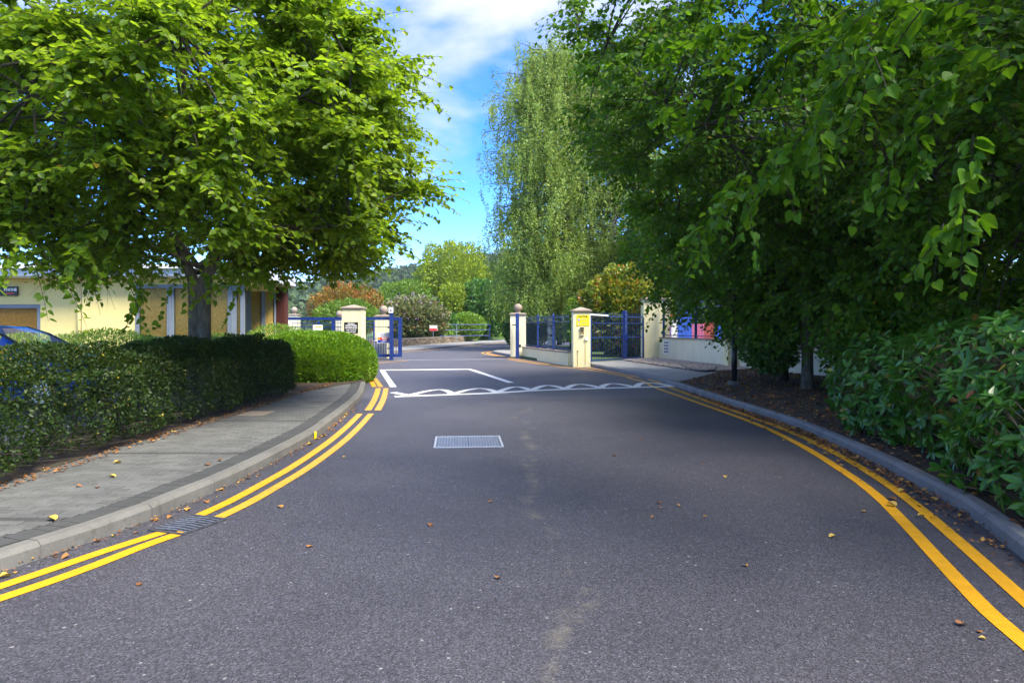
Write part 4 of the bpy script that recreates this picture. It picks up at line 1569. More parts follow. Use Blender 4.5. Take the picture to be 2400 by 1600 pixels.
# ---- site sign on the sliding gate
SY = GY - .07
ss = thing('site_sign', 'white, red and blue warning sign hung on the sliding gate bars', 'sign', (-6.2, SY, 0.9))
MB().box((-6.50, SY - .012, .80), (-5.80, SY, 1.31)).build('panel', 'sign_white', ss)
MB().box((-6.48, SY - .0145, .955), (-5.82, SY - .013, 1.09)).build('red_band', 'sign_red', ss)
MB().box((-6.48, SY - .0145, .82), (-5.82, SY - .013, .953)).build('blue_band', 'sign_blue', ss)
mesh_obj('triangle', [(-6.465, SY - .016, .965), (-6.35, SY - .016, .965), (-6.407, SY - .016, 1.08)], [(0, 1, 2)], 'sign_yellow', ss)
MB().cyl((-5.89, SY - .0155, 1.02), (-5.89, SY - .017, 1.02), .055, .055, 18).build('badge', 'sign_white', ss)
MB().cyl((-5.89, SY - .0175, 1.02), (-5.89, SY - .0185, 1.02), .036, .036, 18).build('badge_centre', 'sign_yellow', ss)
mb = MB()
for k, (w, z) in enumerate(((.30, 1.05), (.24, 1.01))):
    mb.box((-6.14 - w / 2, SY - .0165, z - .012), (-6.14 + w / 2, SY - .0155, z + .012))
mb.box((-6.22, SY - .0165, .925), (-6.06, SY - .0155, .948)).box((-6.34, SY - .0165, .87), (-5.94, SY - .0155, .885)).box((-6.26, SY - .0165, .895), (-6.02, SY - .0155, .908))
stuff(mb.build('white_print', 'sign_white', ss))
mb = MB()
for k, (w, z) in enumerate(((.40, 1.265), (.50, 1.225), (.44, 1.19), (.52, 1.155), (.36, 1.12))):
    mb.box((-6.15 - w / 2, SY - .0145, z - .009), (-6.15 + w / 2, SY - .0135, z + .009))
stuff(mb.build('grey_print', 'sign_grey', ss))
ws = thing('warning_plate', 'small white and yellow plate hung on the far left of the sliding gate', 'sign', (-9.3, SY, 1.2))
MB().box((-9.60, SY - .012, 1.2), (-9.13, SY, 1.68)).build('panel', 'sign_white', ws)
MB().box((-9.50, SY - .0145, 1.56), (-9.16, SY - .013, 1.62)).build('yellow_band', 'sign_yellow', ws)
text('WARNING', .05, (-9.33, SY - .016, 1.59), 'sign_black', ws, bold=.001)
mesh_obj('triangle', [(-9.59, SY - .014, 1.55), (-9.52, SY - .014, 1.55), (-9.555, SY - .014, 1.62)], [(0, 1, 2)], 'sign_yellow', ws)

# vent block in wall, hose, gravel
vb = thing('wall_vent', 'narrow white louvred vent block in the cream wall near the tallest pillar', 'vent', (7.02, 31.0, .4))
vd = Vector((1.05, -4.8, 0)).normalized()
vnr = Vector((-4.8, -1.05, 0)).normalized()
v0 = Vector((7.05, 31.25, 0)) + vnr * .113
def vbox(a, b, z0, z1, o0_, o1_):
    A, B = v0 + vd * a, v0 + vd * b
    v = []
    for z in (z0, z1):
        for p_, o_ in ((A, o0_), (B, o0_), (B, o1_), (A, o1_)):
            q_ = p_ + vnr * o_
            v.append((q_.x, q_.y, z))
    return MB().add(v, [(3, 2, 1, 0), (4, 5, 6, 7), (0, 1, 5, 4), (1, 2, 6, 5), (2, 3, 7, 6), (3, 0, 4, 7)])
vbox(0, .62, .36, .98, .0, .02).build('frame', 'white_plastic', vb)
for k in range(4):
    vbox(.08, .54, .41 + k * .14, .50 + k * .14, .021, .028).build('louvre', 'grey_frame', vb)
hs_pts = [G(1597, 856, .13), G(1612, 864, .13), G(1632, 869.5, .13), G(1655, 871.5, .13), G(1673, 870, .13), G(1679, 860, .13)]
tag(MB().tube([p + Vector((0, 0, .03)) for p in hs_pts], .035, 8).build('hose', 'hose', None, True), 'curved black length of pipe lying on the gravel by the cream wall', 'pipe')

gpoly = [(4.85, 30.1), (5.55, 26.0), (6.0, 23.4), (6.8, 22.3), (8.35, 23.8), (8.2, 25.0), (7.8, 26.8), (6.75, 31.65), (6.1, 31.3)]
gravel_bed = struct(flat_poly('gravel_strip', gpoly, 0.128, 'bedding'))


def in_poly(x, y, poly):
    c = np.zeros(len(x), bool)
    n = len(poly)
    for i in range(n):
        (x0, y0), (x1, y1) = poly[i], poly[(i + 1) % n]
        m = ((y0 > y) != (y1 > y)) & (x < (x1 - x0) * (y - y0) / (y1 - y0 + 1e-12) + x0)
        c ^= m
    return c


def scatter_poly(poly, n, r):
    a = np.array(poly)
    lo, hi = a.min(0), a.max(0)
    o = np.zeros((0, 2))
    while len(o) < n:
        q = r.uniform(lo, hi, (n * 2, 2))
        o = np.concatenate([o, q[in_poly(q[:, 0], q[:, 1], poly)]])
    return o[:n]


r_ = np.random.default_rng(4)
q = scatter_poly(gpoly, 7000, r_)
T8 = np.array([(1, 0, 0), (0, 1, 0), (-1, 0, 0), (0, -1, 0), (0, 0, .7), (0, 0, -.7)], float)
F8 = np.array([(0, 1, 4), (1, 2, 4), (2, 3, 4), (3, 0, 4), (1, 0, 5), (2, 1, 5), (3, 2, 5), (0, 3, 5)])
s = r_.uniform(.018, .045, len(q))
sc3 = r_.uniform(.7, 1.3, (len(q), 1, 3))
V = np.column_stack([q, 0.130 + s * .4])[:, None, :] + T8[None] * s[:, None, None] * sc3
stuff(np_mesh('gravel', V.reshape(-1, 3), [(np.arange(len(q)) * 6)[:, None, None].repeat(8, 1).reshape(-1, 1) + np.tile(F8, (len(q), 1))], 'pebble', gravel_bed, {'var': np.repeat(r_.random(len(q)), 6)}))

# ================================================================== LAMP POSTS
def lamp_post(label, x, y, z, h, r=.062, mat='black_metal'):
    t = thing('lamp_post', label, 'lamp post', (x, y, z))
    MB().lathe((x, y, 0), [(.17, z - .05), (.17, z + .09), (.15, z + .10)], 18).build('concrete_base', 'kerb_concrete', t, False)
    MB().cyl((x, y, z + .1), (x, y, z + 1.25), r * 1.15, r * 1.15, 14).build('lower_pole', mat, t, True)
    MB().cyl((x, y, z + 1.25), (x, y, z + h), r, r * .7, 14).build('upper_pole', mat, t, True)
    MB().lathe((x, y, z + h), [(.05, 0), (.10, .05), (.18, .30), (.20, .33), (.06, .45), (.01, .5)], 14).build('lantern', mat, t, True)
    return t


lamp_post('black lamp post rising into the leaves at the edge of the right verge', 5.70, 17.5, .105, 4.6)
lamp_post('distant slim dark lamp post in front of the birch trees', 4.05, 47.0, .108, 6.5, .075, 'blue_dark')

# ================================================================== FAR RAILING, STONE WALL
fr = thing('far_railing', 'blue three rail barrier on the bank beyond the gate', 'railing', (-4.5, 64, .36))
ra, rb = Vector((-10.0, 60, 0)), Vector((-2.15, 65.0, 0))
rd_ = rb - ra
for z, f0 in ((1.78, .38), (1.28, .38), (.74, .0)):
    MB().cyl(ra + rd_ * f0 + Vector((0, 0, z)), rb + Vector((0, 0, z)), .034, .034, 8).build('rail', 'blue_metal', fr)
for f in (.0, .38, .62, 1.0):
    p = ra + rd_ * f
    MB().cyl(p + Vector((0, 0, .3)), p + Vector((0.05 if f == 1 else 0, 0, 1.80 if f > .1 else .8)), .04, .04, 8).build('post', 'blue_metal' if f == 1 else 'grey_frame', fr)
bs = thing('bank_sign', 'small red and white sign half hidden in the buddleia on the bank', 'sign', (-6.8, 58.94, .36))
MB().box((-7.12, 58.88, 1.22), (-6.45, 58.91, 1.70)).build('panel', 'sign_white', bs)
MB().box((-7.10, 58.865, 1.24), (-6.47, 58.878, 1.44)).build('red_band', 'sign_red', bs)
MB().cyl((-6.8, 58.94, .3), (-6.8, 58.94, 1.6), .03, .03, 8).build('post', 'grey_frame', bs)
sw = thing('stone_wall', 'low rubble stone retaining wall along the far pavement', 'wall', (-7.5, 55, .1))
wa = [(-13.9, 44.7), (-8.75, 50.2), (-6.05, 62.1), (-4.0, 70.5)]
random.seed(8)
for (xa, ya), (xb, yb) in zip(wa, wa[1:]):
    A, B = Vector((xa, ya, 0)), Vector((xb, yb, 0))
    d = B - A
    L_ = d.length
    MB().beam(A + Vector((0, 0, .27)), B + Vector((0, 0, .27)), .22, .42).build('wall_core', 'bedding', sw)
    dn = d.normalized()
    for row_ in range(3):
        x = 0.0
        while x < L_ - .1:
            w = random.uniform(.35, .75)
            w = min(w, L_ - x)
            a, b = A + dn * (x + .012), A + dn * (x + w - .012)
            a.z = b.z = .20 + row_ * .165 + .0
            MB().beam(a, b, .32 + random.uniform(-.03, .05), .15).build('stone', 'rubble_stone', sw)
            x += w
    n = int(L_ / .8)
    for k in range(n):
        a, b = A + d * (k / n), A + d * ((k + 1) / n) - dn * .01
        a.z = b.z = .655
        MB().beam(a, b, .38, .07).build('coping', 'coping_stone', sw)

# blue fence and pale panels seen through the gate
railing('railing', 'second blue fence seen through the bars of the sliding gate', (-14.4, 44.6), (-8.2, 43.6), .114, 1.7, (0.3, 0.62, 0.9), .16, 'blue_metal')
hb = thing('painted_hoarding', 'brightly painted playground boards behind the right hand railing', 'hoarding', (9, 36.5, .1))
x = 7.6
random.seed(4)
k = 0
while x < 12.2:
    w = random.uniform(.3, .8)
    MB().box((x, 36.5, .11), (x + w - .01, 36.54, random.uniform(1.5, 2.6))).build('board', ['hoard_blue', 'hoard_purple', 'hoard_white', 'hoard_blue', 'hoard_pink', 'hoard_red'][k % 6], hb)
    x += w
    k += 1

# ================================================================== BUILDING
BY = 22.0
bd = thing('building', 'single storey cream rendered building with timber blinds and a pale fascia on the left', 'building', (-14, 24, .13))
ZF, ZS = 3.55, 3.14      # fascia top, soffit
def bx(u):
    return (u - 1200) / 1600 * BY
xw0, xw1 = bx(318), bx(572)
zs_ = CH - (793 - HOR) / FPX * BY
# left wall with the small window opening
def wbox(x0, x1, y0, y1, z0, z1, nm, mt, par=bd):
    return MB().box((x0, y0, z0), (x1, y1, z1)).build(nm, mt, par)
WR, WT = bx(82), 2.32
wbox(WR, bx(192), BY + .25, BY + .5, .05, ZS, 'wall', 'cream_render')
wbox(-19.5, WR, BY + .25, BY + .5, WT, ZS, 'wall', 'cream_render')
wbox(-19.5, WR, BY + .25, BY + .5, .05, .9, 'wall', 'cream_render')
wbox(-19.5, -17.8, BY + .251, BY + .501, .9, WT, 'wall', 'cream_render')
wbox(bx(192) + .002, xw0, BY, BY + .45, .05, ZS, 'wall', 'cream_render')
wbox(xw0, xw1 + .3, BY + .02, BY + .4, .05, zs_ - .05, 'wall', 'cream_render')
wbox(xw0, xw1 + .3, BY + .02, BY + .4, 2.95, ZS, 'wall', 'cream_render')
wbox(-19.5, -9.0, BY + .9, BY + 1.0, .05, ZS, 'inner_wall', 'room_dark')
def window(x0, x1, z0, z1, y, panes, blindm='blind', fw=.11, drop=0.0):
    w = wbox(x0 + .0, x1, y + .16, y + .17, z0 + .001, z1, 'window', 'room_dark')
    mb = MB()
    mb.box((x0, y - .03, z0), (x1, y + .09, z0 + fw)).box((x0, y - .031, z1 - fw), (x1, y + .091, z1))
    mb.box((x0, y - .032, z0 + fw), (x0 + fw, y + .088, z1 - fw)).box((x1 - fw, y - .032, z0 + fw), (x1, y + .088, z1 - fw))
    mb.build('frame', 'grey_frame', w)
    n = len(panes)
    for k, (a, b) in enumerate(panes):
        MB().box((a, y + .02, z0 + fw), (b, y + .026, z1 - fw)).build('pane', 'window_glass', w)
        if k < n - 1:
            a2 = panes[k + 1][0]
            MB().box((b, y - .028, z0 + fw), (a2, y + .085, z1 - fw)).build('mullion', 'grey_frame', w)
            MB().box(((b + a2) / 2 - .035, y - .05, z0 + fw), ((b + a2) / 2 + .035, y - .029, z1 - fw)).build('mullion_cover', 'grey_frame', w)
        mb = MB()
        z = z0 + fw + .01
        while z < z1 - fw - .01:
            mb.add([(a, y + .075, z), (b, y + .075, z), (b, y + .088, z + .029), (a, y + .088, z + .029)], [(0, 1, 2, 3)])
            z += .034
        stuff(mb.build('blind_slats', blindm, w))
    return w


window(-17.8, WR, .9, WT, BY + .30, [(-17.69, WR - .11)], 'blind_dark', .12)
pA = bx(392); pB = bx(408); pC = bx(556)
window(xw0, xw1, zs_ - .05, 2.95, BY + .0, [(xw0 + .12, pA), (pB, bx(478)), (bx(490), pC - .3), (pC - .02, xw1 - .12)])
# angled end face with two narrow windows, then the dark red cladding
ea, eb = Vector((-10.35, 25.6, 0)), Vector((bx(645) * 26.6 / BY, 26.6, 0))
ed = eb - ea
edn = ed.normalized()
def epart(f0, f1, z0, z1, th, nm, mt, par=bd, off=0.0):
    n_ = Vector((edn.y, -edn.x, 0))
    a, b = ea + ed * f0 + n_ * off, ea + ed * f1 + n_ * off
    a.z = b.z = (z0 + z1) / 2
    return MB().beam(a, b, th, z1 - z0).build(nm, mt, par)
epart(0, 1, .05, 1.35, .12, 'wall', 'cream_render')
epart(0, 1, 2.95, ZS, .12, 'wall', 'cream_render')
for f0, f1 in ((.36, .62), (.72, .95)):
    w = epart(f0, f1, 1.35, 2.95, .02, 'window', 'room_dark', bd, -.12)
    epart(f0 + .005, f1 - .005, 1.36, 2.94, .006, 'pane', 'window_glass', w, .02)
    mb = MB()
    z = 1.36
    while z < 2.93:
        a, b = ea + ed * f0, ea + ed * f1
        mb.add([(a.x, a.y, z), (b.x, b.y, z), (b.x, b.y + .012, z + .029), (a.x, a.y + .012, z + .029)], [(0, 1, 2, 3)])
        z += .034
    stuff(mb.build('blind_slats', 'blind', w))
for f0, f1 in ((0, .36), (.62, .72), (.95, 1.0)):
    epart(f0, f1, 1.35, 2.95, .16, 'mullion', 'grey_frame')
rx0, rx1 = bx(645) * 26.6 / BY, bx(667) * 26.6 / BY
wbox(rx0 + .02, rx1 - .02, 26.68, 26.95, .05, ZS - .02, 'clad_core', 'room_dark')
npl = 6
for k in range(npl):
    a = rx0 + (rx1 - rx0) * k / npl
    wbox(a, a + (rx1 - rx0) / npl - .008, 26.62, 26.66, .05, ZS - .01, 'cladding_board', 'red_cladding')
for k in range(2):
    wbox(rx1 - .018, rx1 + .022, 26.66 + k * .16, 26.66 + k * .16 + .15, .05, ZS - .01, 'cladding_board', 'red_cladding')
roof = MB().prism([(-20.2, BY - .45), (xw1 + .4, BY - .45), (rx1 + .25, 26.3), (rx1 + .25, 27.2), (-12.0, 30.4), (-20.2, 30.4)], ZS + .06, ZF - .03).build('roof', 'fascia', bd)
MB().prism([(-20.15, BY - .40), (xw1 + .35, BY - .40), (rx1 + .2, 26.3), (rx1 + .2, 27.15), (-12.05, 30.3), (-20.15, 30.3)], ZS, ZS + .055).build('soffit', 'soffit', bd)
MB().beam((-20.3, BY - .52, ZF - .06), (xw1 + .45, BY - .52, ZF - .06), .12, .12).build('gutter', 'white_plastic', bd)
xd = bx(181)
MB().cyl((xd, BY + .16, .1), (xd, BY + .16, ZS), .085, .085, 12).build('downpipe', 'cream_render', bd, True)
wbox(bx(184), bx(192) - .004, BY + .10, BY + .249, .06, ZS - .005, 'corner_trim', 'soffit')
# hanging sign
hsn = thing('hanging_sign', 'black sign with white PHONE lettering over the left window', 'sign', (bx(10), BY, 2.5))
MB().box((-17.1, BY + .17, 2.60), (bx(31), BY + .22, 2.90)).build('panel', 'sign_black', hsn)
text('PHONE', .125, (bx(15.5), BY + .165, 2.79), 'sign_white', hsn, bold=.006)
MB().box((bx(4), BY + .164, 2.655), (bx(23), BY + .168, 2.70)).build('red_print', 'sign_red', hsn)

# ================================================================== CAR
def car(label, cx, cy, z0):
    """hatchback facing +X"""
    t = thing('parked_car', label, 'car', (cx, cy, z0))
    # stations along the length: x, sill z, belt z, top z, half width at belt, half width at top
    ST = [(-2.08, .42, .78, .84, .66, .60), (-2.0, .30, .92, .98, .78, .66), (-1.75, .22, .95, 1.20, .84, .60), (-1.35, .20, .95, 1.40, .86, .58),
          (-.6, .20, .94, 1.47, .87, .60), (.05, .20, .93, 1.45, .87, .60), (.45, .20, .92, 1.33, .87, .60), (1.0, .20, .91, 1.02, .86, .66), (1.15, .20, .90, .97, .86, .70),
          (1.6, .22, .84, .90, .84, .68), (1.95, .28, .70, .78, .76, .60), (2.08, .40, .58, .64, .66, .52)]
    v, f, gl = [], [], {}
    for x, s0, be, tp, hb, ht in ST:
        x, m_ = x, 0
        v += [(cx + x, cy - hb * .93, z0 + s0), (cx + x, cy - hb, z0 + (s0 + be) / 2), (cx + x, cy - hb * .97, z0 + be), (cx + x, cy - ht, z0 + tp), (cx + x, cy, z0 + tp + .03),
              (cx + x, cy + ht, z0 + tp), (cx + x, cy + hb * .97, z0 + be), (cx + x, cy + hb, z0 + (s0 + be) / 2), (cx + x, cy + hb * .93, z0 + s0)]
    n = 9
    side_gl, front_gl, rear_gl = [], [], []
    for i in range(len(ST) - 1):
        for j in range(n - 1):
            q_ = (i * n + j, (i + 1) * n + j, (i + 1) * n + j + 1, i * n + j + 1)
            if j in (2, 5) and 2 <= i <= 5:
                side_gl.append((q_, i))
            elif j in (3, 4) and i in (5, 6):
                front_gl.append(q_)
            elif j in (3, 4) and i in (1, 2):
                rear_gl.append(q_)
            else:
                f.append(q_)
    f += [tuple(range(n)), tuple(range((len(ST) - 1) * n, len(ST) * n))[::-1]]
    body = mesh_obj('body', v, f, 'car_blue', t, True)
    for nm, fs in (('windscreen', front_gl), ('rear_window', rear_gl)):
        ks = sorted({k for q_ in fs for k in q_}); mesh_obj(nm, [v[k] for k in ks], [tuple(ks.index(k) for k in q_) for q_ in fs], 'window_glass', t)
    for q_, i in side_gl:
        mesh_obj('side_window', [v[k] for k in q_], [(0, 1, 2, 3)], 'window_glass', t)
    # dark roof strips / pillars
    for sgn in (-1, 1):
        pts = [(cx + x, cy + sgn * (ht + .008), z0 + tp - .012) for x, s0, be, tp, hb, ht in ST[2:8]]
        MB().tube(pts, .026, 6).build('window_trim', 'car_dark', t)
        MB().beam((cx - .45, cy + sgn * .86, z0 + .95), (cx - .52, cy + sgn * .615, z0 + 1.43), .05, .06).build('door_pillar', 'car_dark', t)
        MB().box((cx + .62, cy + sgn * .97 - .08, z0 + .93), (cx + .74, cy + sgn * .97 + .08, z0 + 1.07), 0, None, .02).build('door_mirror', 'car_blue', t)
        MB().box((cx + 1.86, cy + sgn * .57 - .16, z0 + .60), (cx + 2.0, cy + sgn * .57 + .16, z0 + .74), 0, None, .02).build('headlight', 'headlight', t)
        MB().box((cx - 2.06, cy + sgn * .6 - .1, z0 + .70), (cx - 1.96, cy + sgn * .6 + .1, z0 + .92), 0, None, .02).build('tail_light', 'sign_red', t)
        for x in (-1.32, 1.32):
            w = MB().cyl((cx + x, cy + sgn * .66, z0 + .31), (cx + x, cy + sgn * .88, z0 + .31), .31, .31, 22).build('wheel', 'rubber', t)
            MB().cyl((cx + x, cy + sgn * .865, z0 + .31), (cx + x, cy + sgn * .89, z0 + .31), .2, .19, 16).build('rim', 'rim', w)
        for x in (-.95, .0):
            MB().box((cx + x - .09, cy + sgn * .885 - .01, z0 + .80), (cx + x + .09, cy + sgn * .885 + .01, z0 + .83)).build('door_handle', 'car_dark', t)
    MB().box((cx + 1.9, cy - .55, z0 + .36), (cx + 2.09, cy + .55, z0 + .5), 0, None, .01).build('grille', 'car_dark', t)
    MB().box((cx - 1.0, cy - .6, z0 + .3), (cx + .7, cy + .6, z0 + .85), 0, None, .05).build('interior', 'car_dark', t)
    return t


car('bright blue hatchback parked behind the left hedge, only roof and windscreen showing', -9.55, 12.8, .137)

# ================================================================== TREES AND SHRUBS
# --- left lime tree
re = np.random.default_rng(21)
eb_ = []
for u, v, y in ((110, 600, 8.8), (230, 640, 9.4), (300, 640, 9.8), (60, 560, 8.2), (180, 560, 8.8), (340, 680, 10.2), (430, 640, 10.5), (600, 640, 11), (520, 640, 10.6), (250, 560, 9)):
    p = P(u, v, y)
    for k in range(2):
        eb_.append((np.array(p) + re.normal(0, .12, 3), np.array([re.normal(0, .5), -.4 + re.normal(0, .3), -.75]), re.uniform(.45, .8)))
for v, x1 in ((110, 845), (190, 860), (230, 900), (320, 960), (370, 930), (420, 960), (470, 940), (520, 920), (60, 800), (570, 880), (280, 900)):
    p = P(x1 - 40, v, 12.2 + re.normal(0, .5))
    for k in range(3):
        eb_.append((np.array(p) + re.normal(0, .16, 3), np.array([1.0, re.normal(0, .3), .12 + re.normal(0, .2)]), re.uniform(.6, 1.0)))
extra = (np.array([e[0] for e in eb_]), np.array([e[1] for e in eb_]), np.array([e[2] for e in eb_]))
make_tree('lime_tree', 'broad bright green lime tree with twin trunk rising from the left hedge', (-5.5, 12.0, .13), (-5.75, 12.0, 4.70), (4.12, 4.3, 3.3),
          380, 20, 14, .115, .84, 'lime_leaf', 'lime_bark', .128, 2.35, 'heart', 31, zmin=2.82, shell=(.5, 1.0), limbs=16, objs=300, twin=True, extra=extra, droop=.20, hang=.2, flat=.75,
          leaf_keep=lambda p: (p[:, 1] > 6.6) & (p[:, 2] > 2.08 + .42 * np.clip(p[:, 0] + 3.9, 0, None) + re.normal(0, .10, len(p))))

# --- right hand trees
ex_ = []
for k in range(300):
    u_ = re.uniform(1490, 2050)
    vlo = np.interp(u_, [1490, 1560, 1650, 1750, 1900, 2050], [650, 745, 780, 790, 830, 820])
    v_ = vlo - abs(re.normal(0, 150)) - 30
    y_ = np.interp(u_, [1490, 1700, 2050], [18.5, 17.0, 13.0]) + re.normal(0, .8)
    ex_.append((np.array(P(u_, v_, y_)), np.array([-.5 + re.normal(0, .4), -.5 + re.normal(0, .4), -.35]), re.uniform(.5, .95)))
exr = (np.array([e[0] for e in ex_]), np.array([e[1] for e in ex_]), np.array([e[2] for e in ex_]))
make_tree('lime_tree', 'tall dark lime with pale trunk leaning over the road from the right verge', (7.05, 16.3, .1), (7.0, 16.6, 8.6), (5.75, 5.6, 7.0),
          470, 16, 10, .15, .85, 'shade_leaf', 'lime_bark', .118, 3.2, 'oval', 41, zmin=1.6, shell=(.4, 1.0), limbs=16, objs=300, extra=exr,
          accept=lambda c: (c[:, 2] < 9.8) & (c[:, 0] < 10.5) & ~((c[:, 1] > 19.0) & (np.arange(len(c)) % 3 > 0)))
make_tree('maple_tree', 'slender dark trunked tree just behind the pale lime trunk', (7.5, 18.9, .1), (8.2, 19.0, 6.0), (4.2, 3.6, 4.6),
          220, 13, 9, .15, .8, 'shade_leaf', 'dark_bark', .14, 3.0, 'oval', 43, zmin=1.8, limbs=10)
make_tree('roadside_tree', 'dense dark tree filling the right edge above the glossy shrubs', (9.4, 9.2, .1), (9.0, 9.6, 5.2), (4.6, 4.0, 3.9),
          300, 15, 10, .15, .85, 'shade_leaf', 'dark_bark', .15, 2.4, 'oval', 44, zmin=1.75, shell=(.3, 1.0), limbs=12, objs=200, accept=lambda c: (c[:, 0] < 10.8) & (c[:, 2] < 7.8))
make_tree('understory_shrub', 'many stemmed shrub with arching thin branches beside the black lamp post', (7.75, 21.2, .1), (6.9, 20.6, 3.0), (2.5, 2.0, 1.75),
          90, 13, 9, .11, .6, 'shade_leaf', 'dark_bark', .06, .5, 'oval', 46, zmin=1.35, limbs=14, shell=(.2, 1.0), cat='shrub')
# near overhanging lime: only its left boughs reach into view
rn = np.random.default_rng(77)
nb2 = []
for (u0, v0_), (u1, v1_), y0, y1, n in (((2100, 20), (1760, 470), 4.0, 4.7, 9), ((2330, 330), (2190, 560), 3.7, 4.0, 3), ((1980, 60), (1600, 260), 5.2, 6.2, 8), ((2240, 200), (2100, 420), 4.4, 4.6, 5),
                                       ((1800, 380), (1640, 560), 5.4, 6.0, 5), ((1750, 60), (1480, 120), 6.2, 7.4, 7), ((2300, 40), (1900, 60), 4.6, 5.6, 7), ((2380, 120), (2260, 130), 4.4, 4.6, 4)):
    for k in range(n):
        f_ = k / max(1, n - 1)
        a = np.array(P(u0 + (u1 - u0) * f_, v0_ + (v1_ - v0_) * f_, y0 + (y1 - y0) * f_))
        dr = np.array(P(u1, v1_, y1)) - np.array(P(u0, v0_, y0))
        dr /= np.linalg.norm(dr)
        for m_ in range(2):
            nb2.append((a + rn.normal(0, .07, 3), dr * .8 + rn.normal(0, .4, 3) - UP * .15, rn.uniform(.2, .42)))
make_tree('lime_tree', 'near lime whose large leaved boughs hang into the top right of view', (6.9, 2.6, .1), (6.4, 3.9, 6.8), (4.7, 3.9, 3.8),  # crown widened to the right, out of view, to block the sun
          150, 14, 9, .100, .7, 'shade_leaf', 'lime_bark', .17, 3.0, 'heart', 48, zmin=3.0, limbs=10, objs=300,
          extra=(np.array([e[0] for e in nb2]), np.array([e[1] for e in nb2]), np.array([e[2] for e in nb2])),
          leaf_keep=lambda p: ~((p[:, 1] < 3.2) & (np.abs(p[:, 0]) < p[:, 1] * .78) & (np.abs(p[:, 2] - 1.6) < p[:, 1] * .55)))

# --- masses behind the right wall
for k, (lab, b, c, rd, n, lf) in enumerate((
        ('tall dark tree behind the palings at the far right', (14.2, 17, 0), (14.0, 17, 5.4), (4.6, 4.6, 5.4), 26000, .22),
        ('tall dark tree behind the right wall between lamp post and lime trunk', (12.6, 25.5, 0), (12.3, 25.5, 5.8), (4.2, 4.2, 5.6), 24000, .22),
        ('dark tree behind the painted playground boards', (12.5, 40.0, 0), (11.0, 40, 6.2), (4.6, 4.0, 6.0), 20000, .26),
        ('dark tree near the right wall beyond the edge of view', (14.5, 8.5, 0), (14.2, 8.5, 5.4), (4.2, 4.2, 5.2), 15000, .24))):
    make_bush('backdrop_tree', lab, b, c, rd, n, lf, 'shade_leaf', 'oval', 60 + k, 'trees behind the right wall', 'tree', depth=.3, lump=.22, trunk=.2, stems=14, zmin=.7)

# --- glossy shrubs
def glossy(label, base, c, rd, n, seed, objs):
    r = np.random.default_rng(seed)
    t = thing('viburnum_shrub', label, 'shrub', base, 'glossy evergreen shrubs along the right kerb')
    LV = Leaves()
    m = n // 6
    u = unit(m * 3, r)
    u = u[(u[:, 2] > -.75)][:m]
    ph = r.uniform(0, 6, 3)
    lum = np.sin(u * 5 + ph).sum(1) / 3
    q_ = np.array(c) + u * np.array(rd) * (1 + .14 * lum[:, None]) * (1 - r.exponential(.13, (len(u), 1)).clip(0, .75))
    q_ = q_[q_[:, 2] > .16]
    kx = np.array([x_at(right_kerb, yy) for yy in q_[:, 1]])
    q_ = q_[q_[:, 0] > kx + .05]
    o_ = (q_ - np.array(c)) / np.array(rd)
    o_ /= np.linalg.norm(o_, axis=1, keepdims=True)
    tip = o_ + UP * .35 + r.normal(0, .35, o_.shape)
    tip /= np.linalg.norm(tip, axis=1, keepdims=True)
    for k in range(6):
        a = k * math.pi / 3 + r.uniform(0, .8, len(q_))
        s1 = np.cross(tip, np.array([.3, .2, 1.0]))
        s1 /= np.linalg.norm(s1, axis=1, keepdims=True)
        s2 = np.cross(tip, s1)
        rad_ = s1 * np.cos(a)[:, None] + s2 * np.sin(a)[:, None]
        f_ = rad_ + tip * r.uniform(-.1, .7, (len(q_), 1)) - UP * .25 + r.normal(0, .15, q_.shape)
        n_ = tip + UP * .3 - rad_ * .15 + r.normal(0, .15, q_.shape)
        v_ = np.clip(r.beta(2, 2, len(q_)) * .92, 0, .93)
        v_ = np.where(r.random(len(q_)) > .975, r.uniform(.95, 1, len(q_)), v_)
        LV.add(q_ - tip * .02, f_, n_, r.uniform(.085, .165, len(q_)), v_)
    # woody stems
    tw = []
    bs_ = np.array(base) + np.column_stack([r.normal(0, rd[0] * .22, len(q_)), r.normal(0, rd[1] * .22, len(q_)), np.full(len(q_), -.02)])
    md = (bs_ + q_) / 2 + r.normal(0, .08, q_.shape)
    V, F = tubes(bez(bs_, md, q_, 5), np.linspace(.009, .004, 5)[None] * np.ones((len(q_), 1)), 4)
    stuff(np_mesh('stems', V, [F], 'pale_twig', t))
    LV.split_objects(objs, 'glossy_leaf', t, 'long')
    LV.build('foliage', 'glossy_leaf', t, 'long')
    return t


glossy('tallest glossy evergreen shrub with striped leaves at the right edge', (5.9, 6.9, .1), (5.85, 6.9, .80), (1.72, 2.0, 1.12), 8200, 81, 300)
glossy('glossy evergreen shrub farthest along the kerb, mixed with yellowing leaves', (5.6, 9.2, .1), (5.55, 9.2, .60), (1.15, 1.5, .92), 5600, 82, 200)
glossy('low glossy evergreen sprawling over the kerb at the bottom right', (4.75, 5.55, .1), (4.75, 5.5, .45), (.95, 1.3, .72), 3800, 83, 200)
make_bush('laurel_shrub', 'dark leafy shrub in the shadows between the lime trunk and the glossy evergreens', (8.0, 12.2, .1), (7.9, 12.4, 1.1), (1.9, 1.9, 1.35), 11000, .10, 'shade_leaf', 'oval', 84, depth=.3, lump=.2, stems=16)
make_bush('laurel_shrub', 'dark leafy shrub hiding the foot of the wall behind the lime trunk', (8.9, 16.5, .1), (8.9, 16.5, 1.2), (1.3, 1.6, 1.35), 8000, .10, 'shade_leaf', 'oval', 85, depth=.3, lump=.2, stems=12)

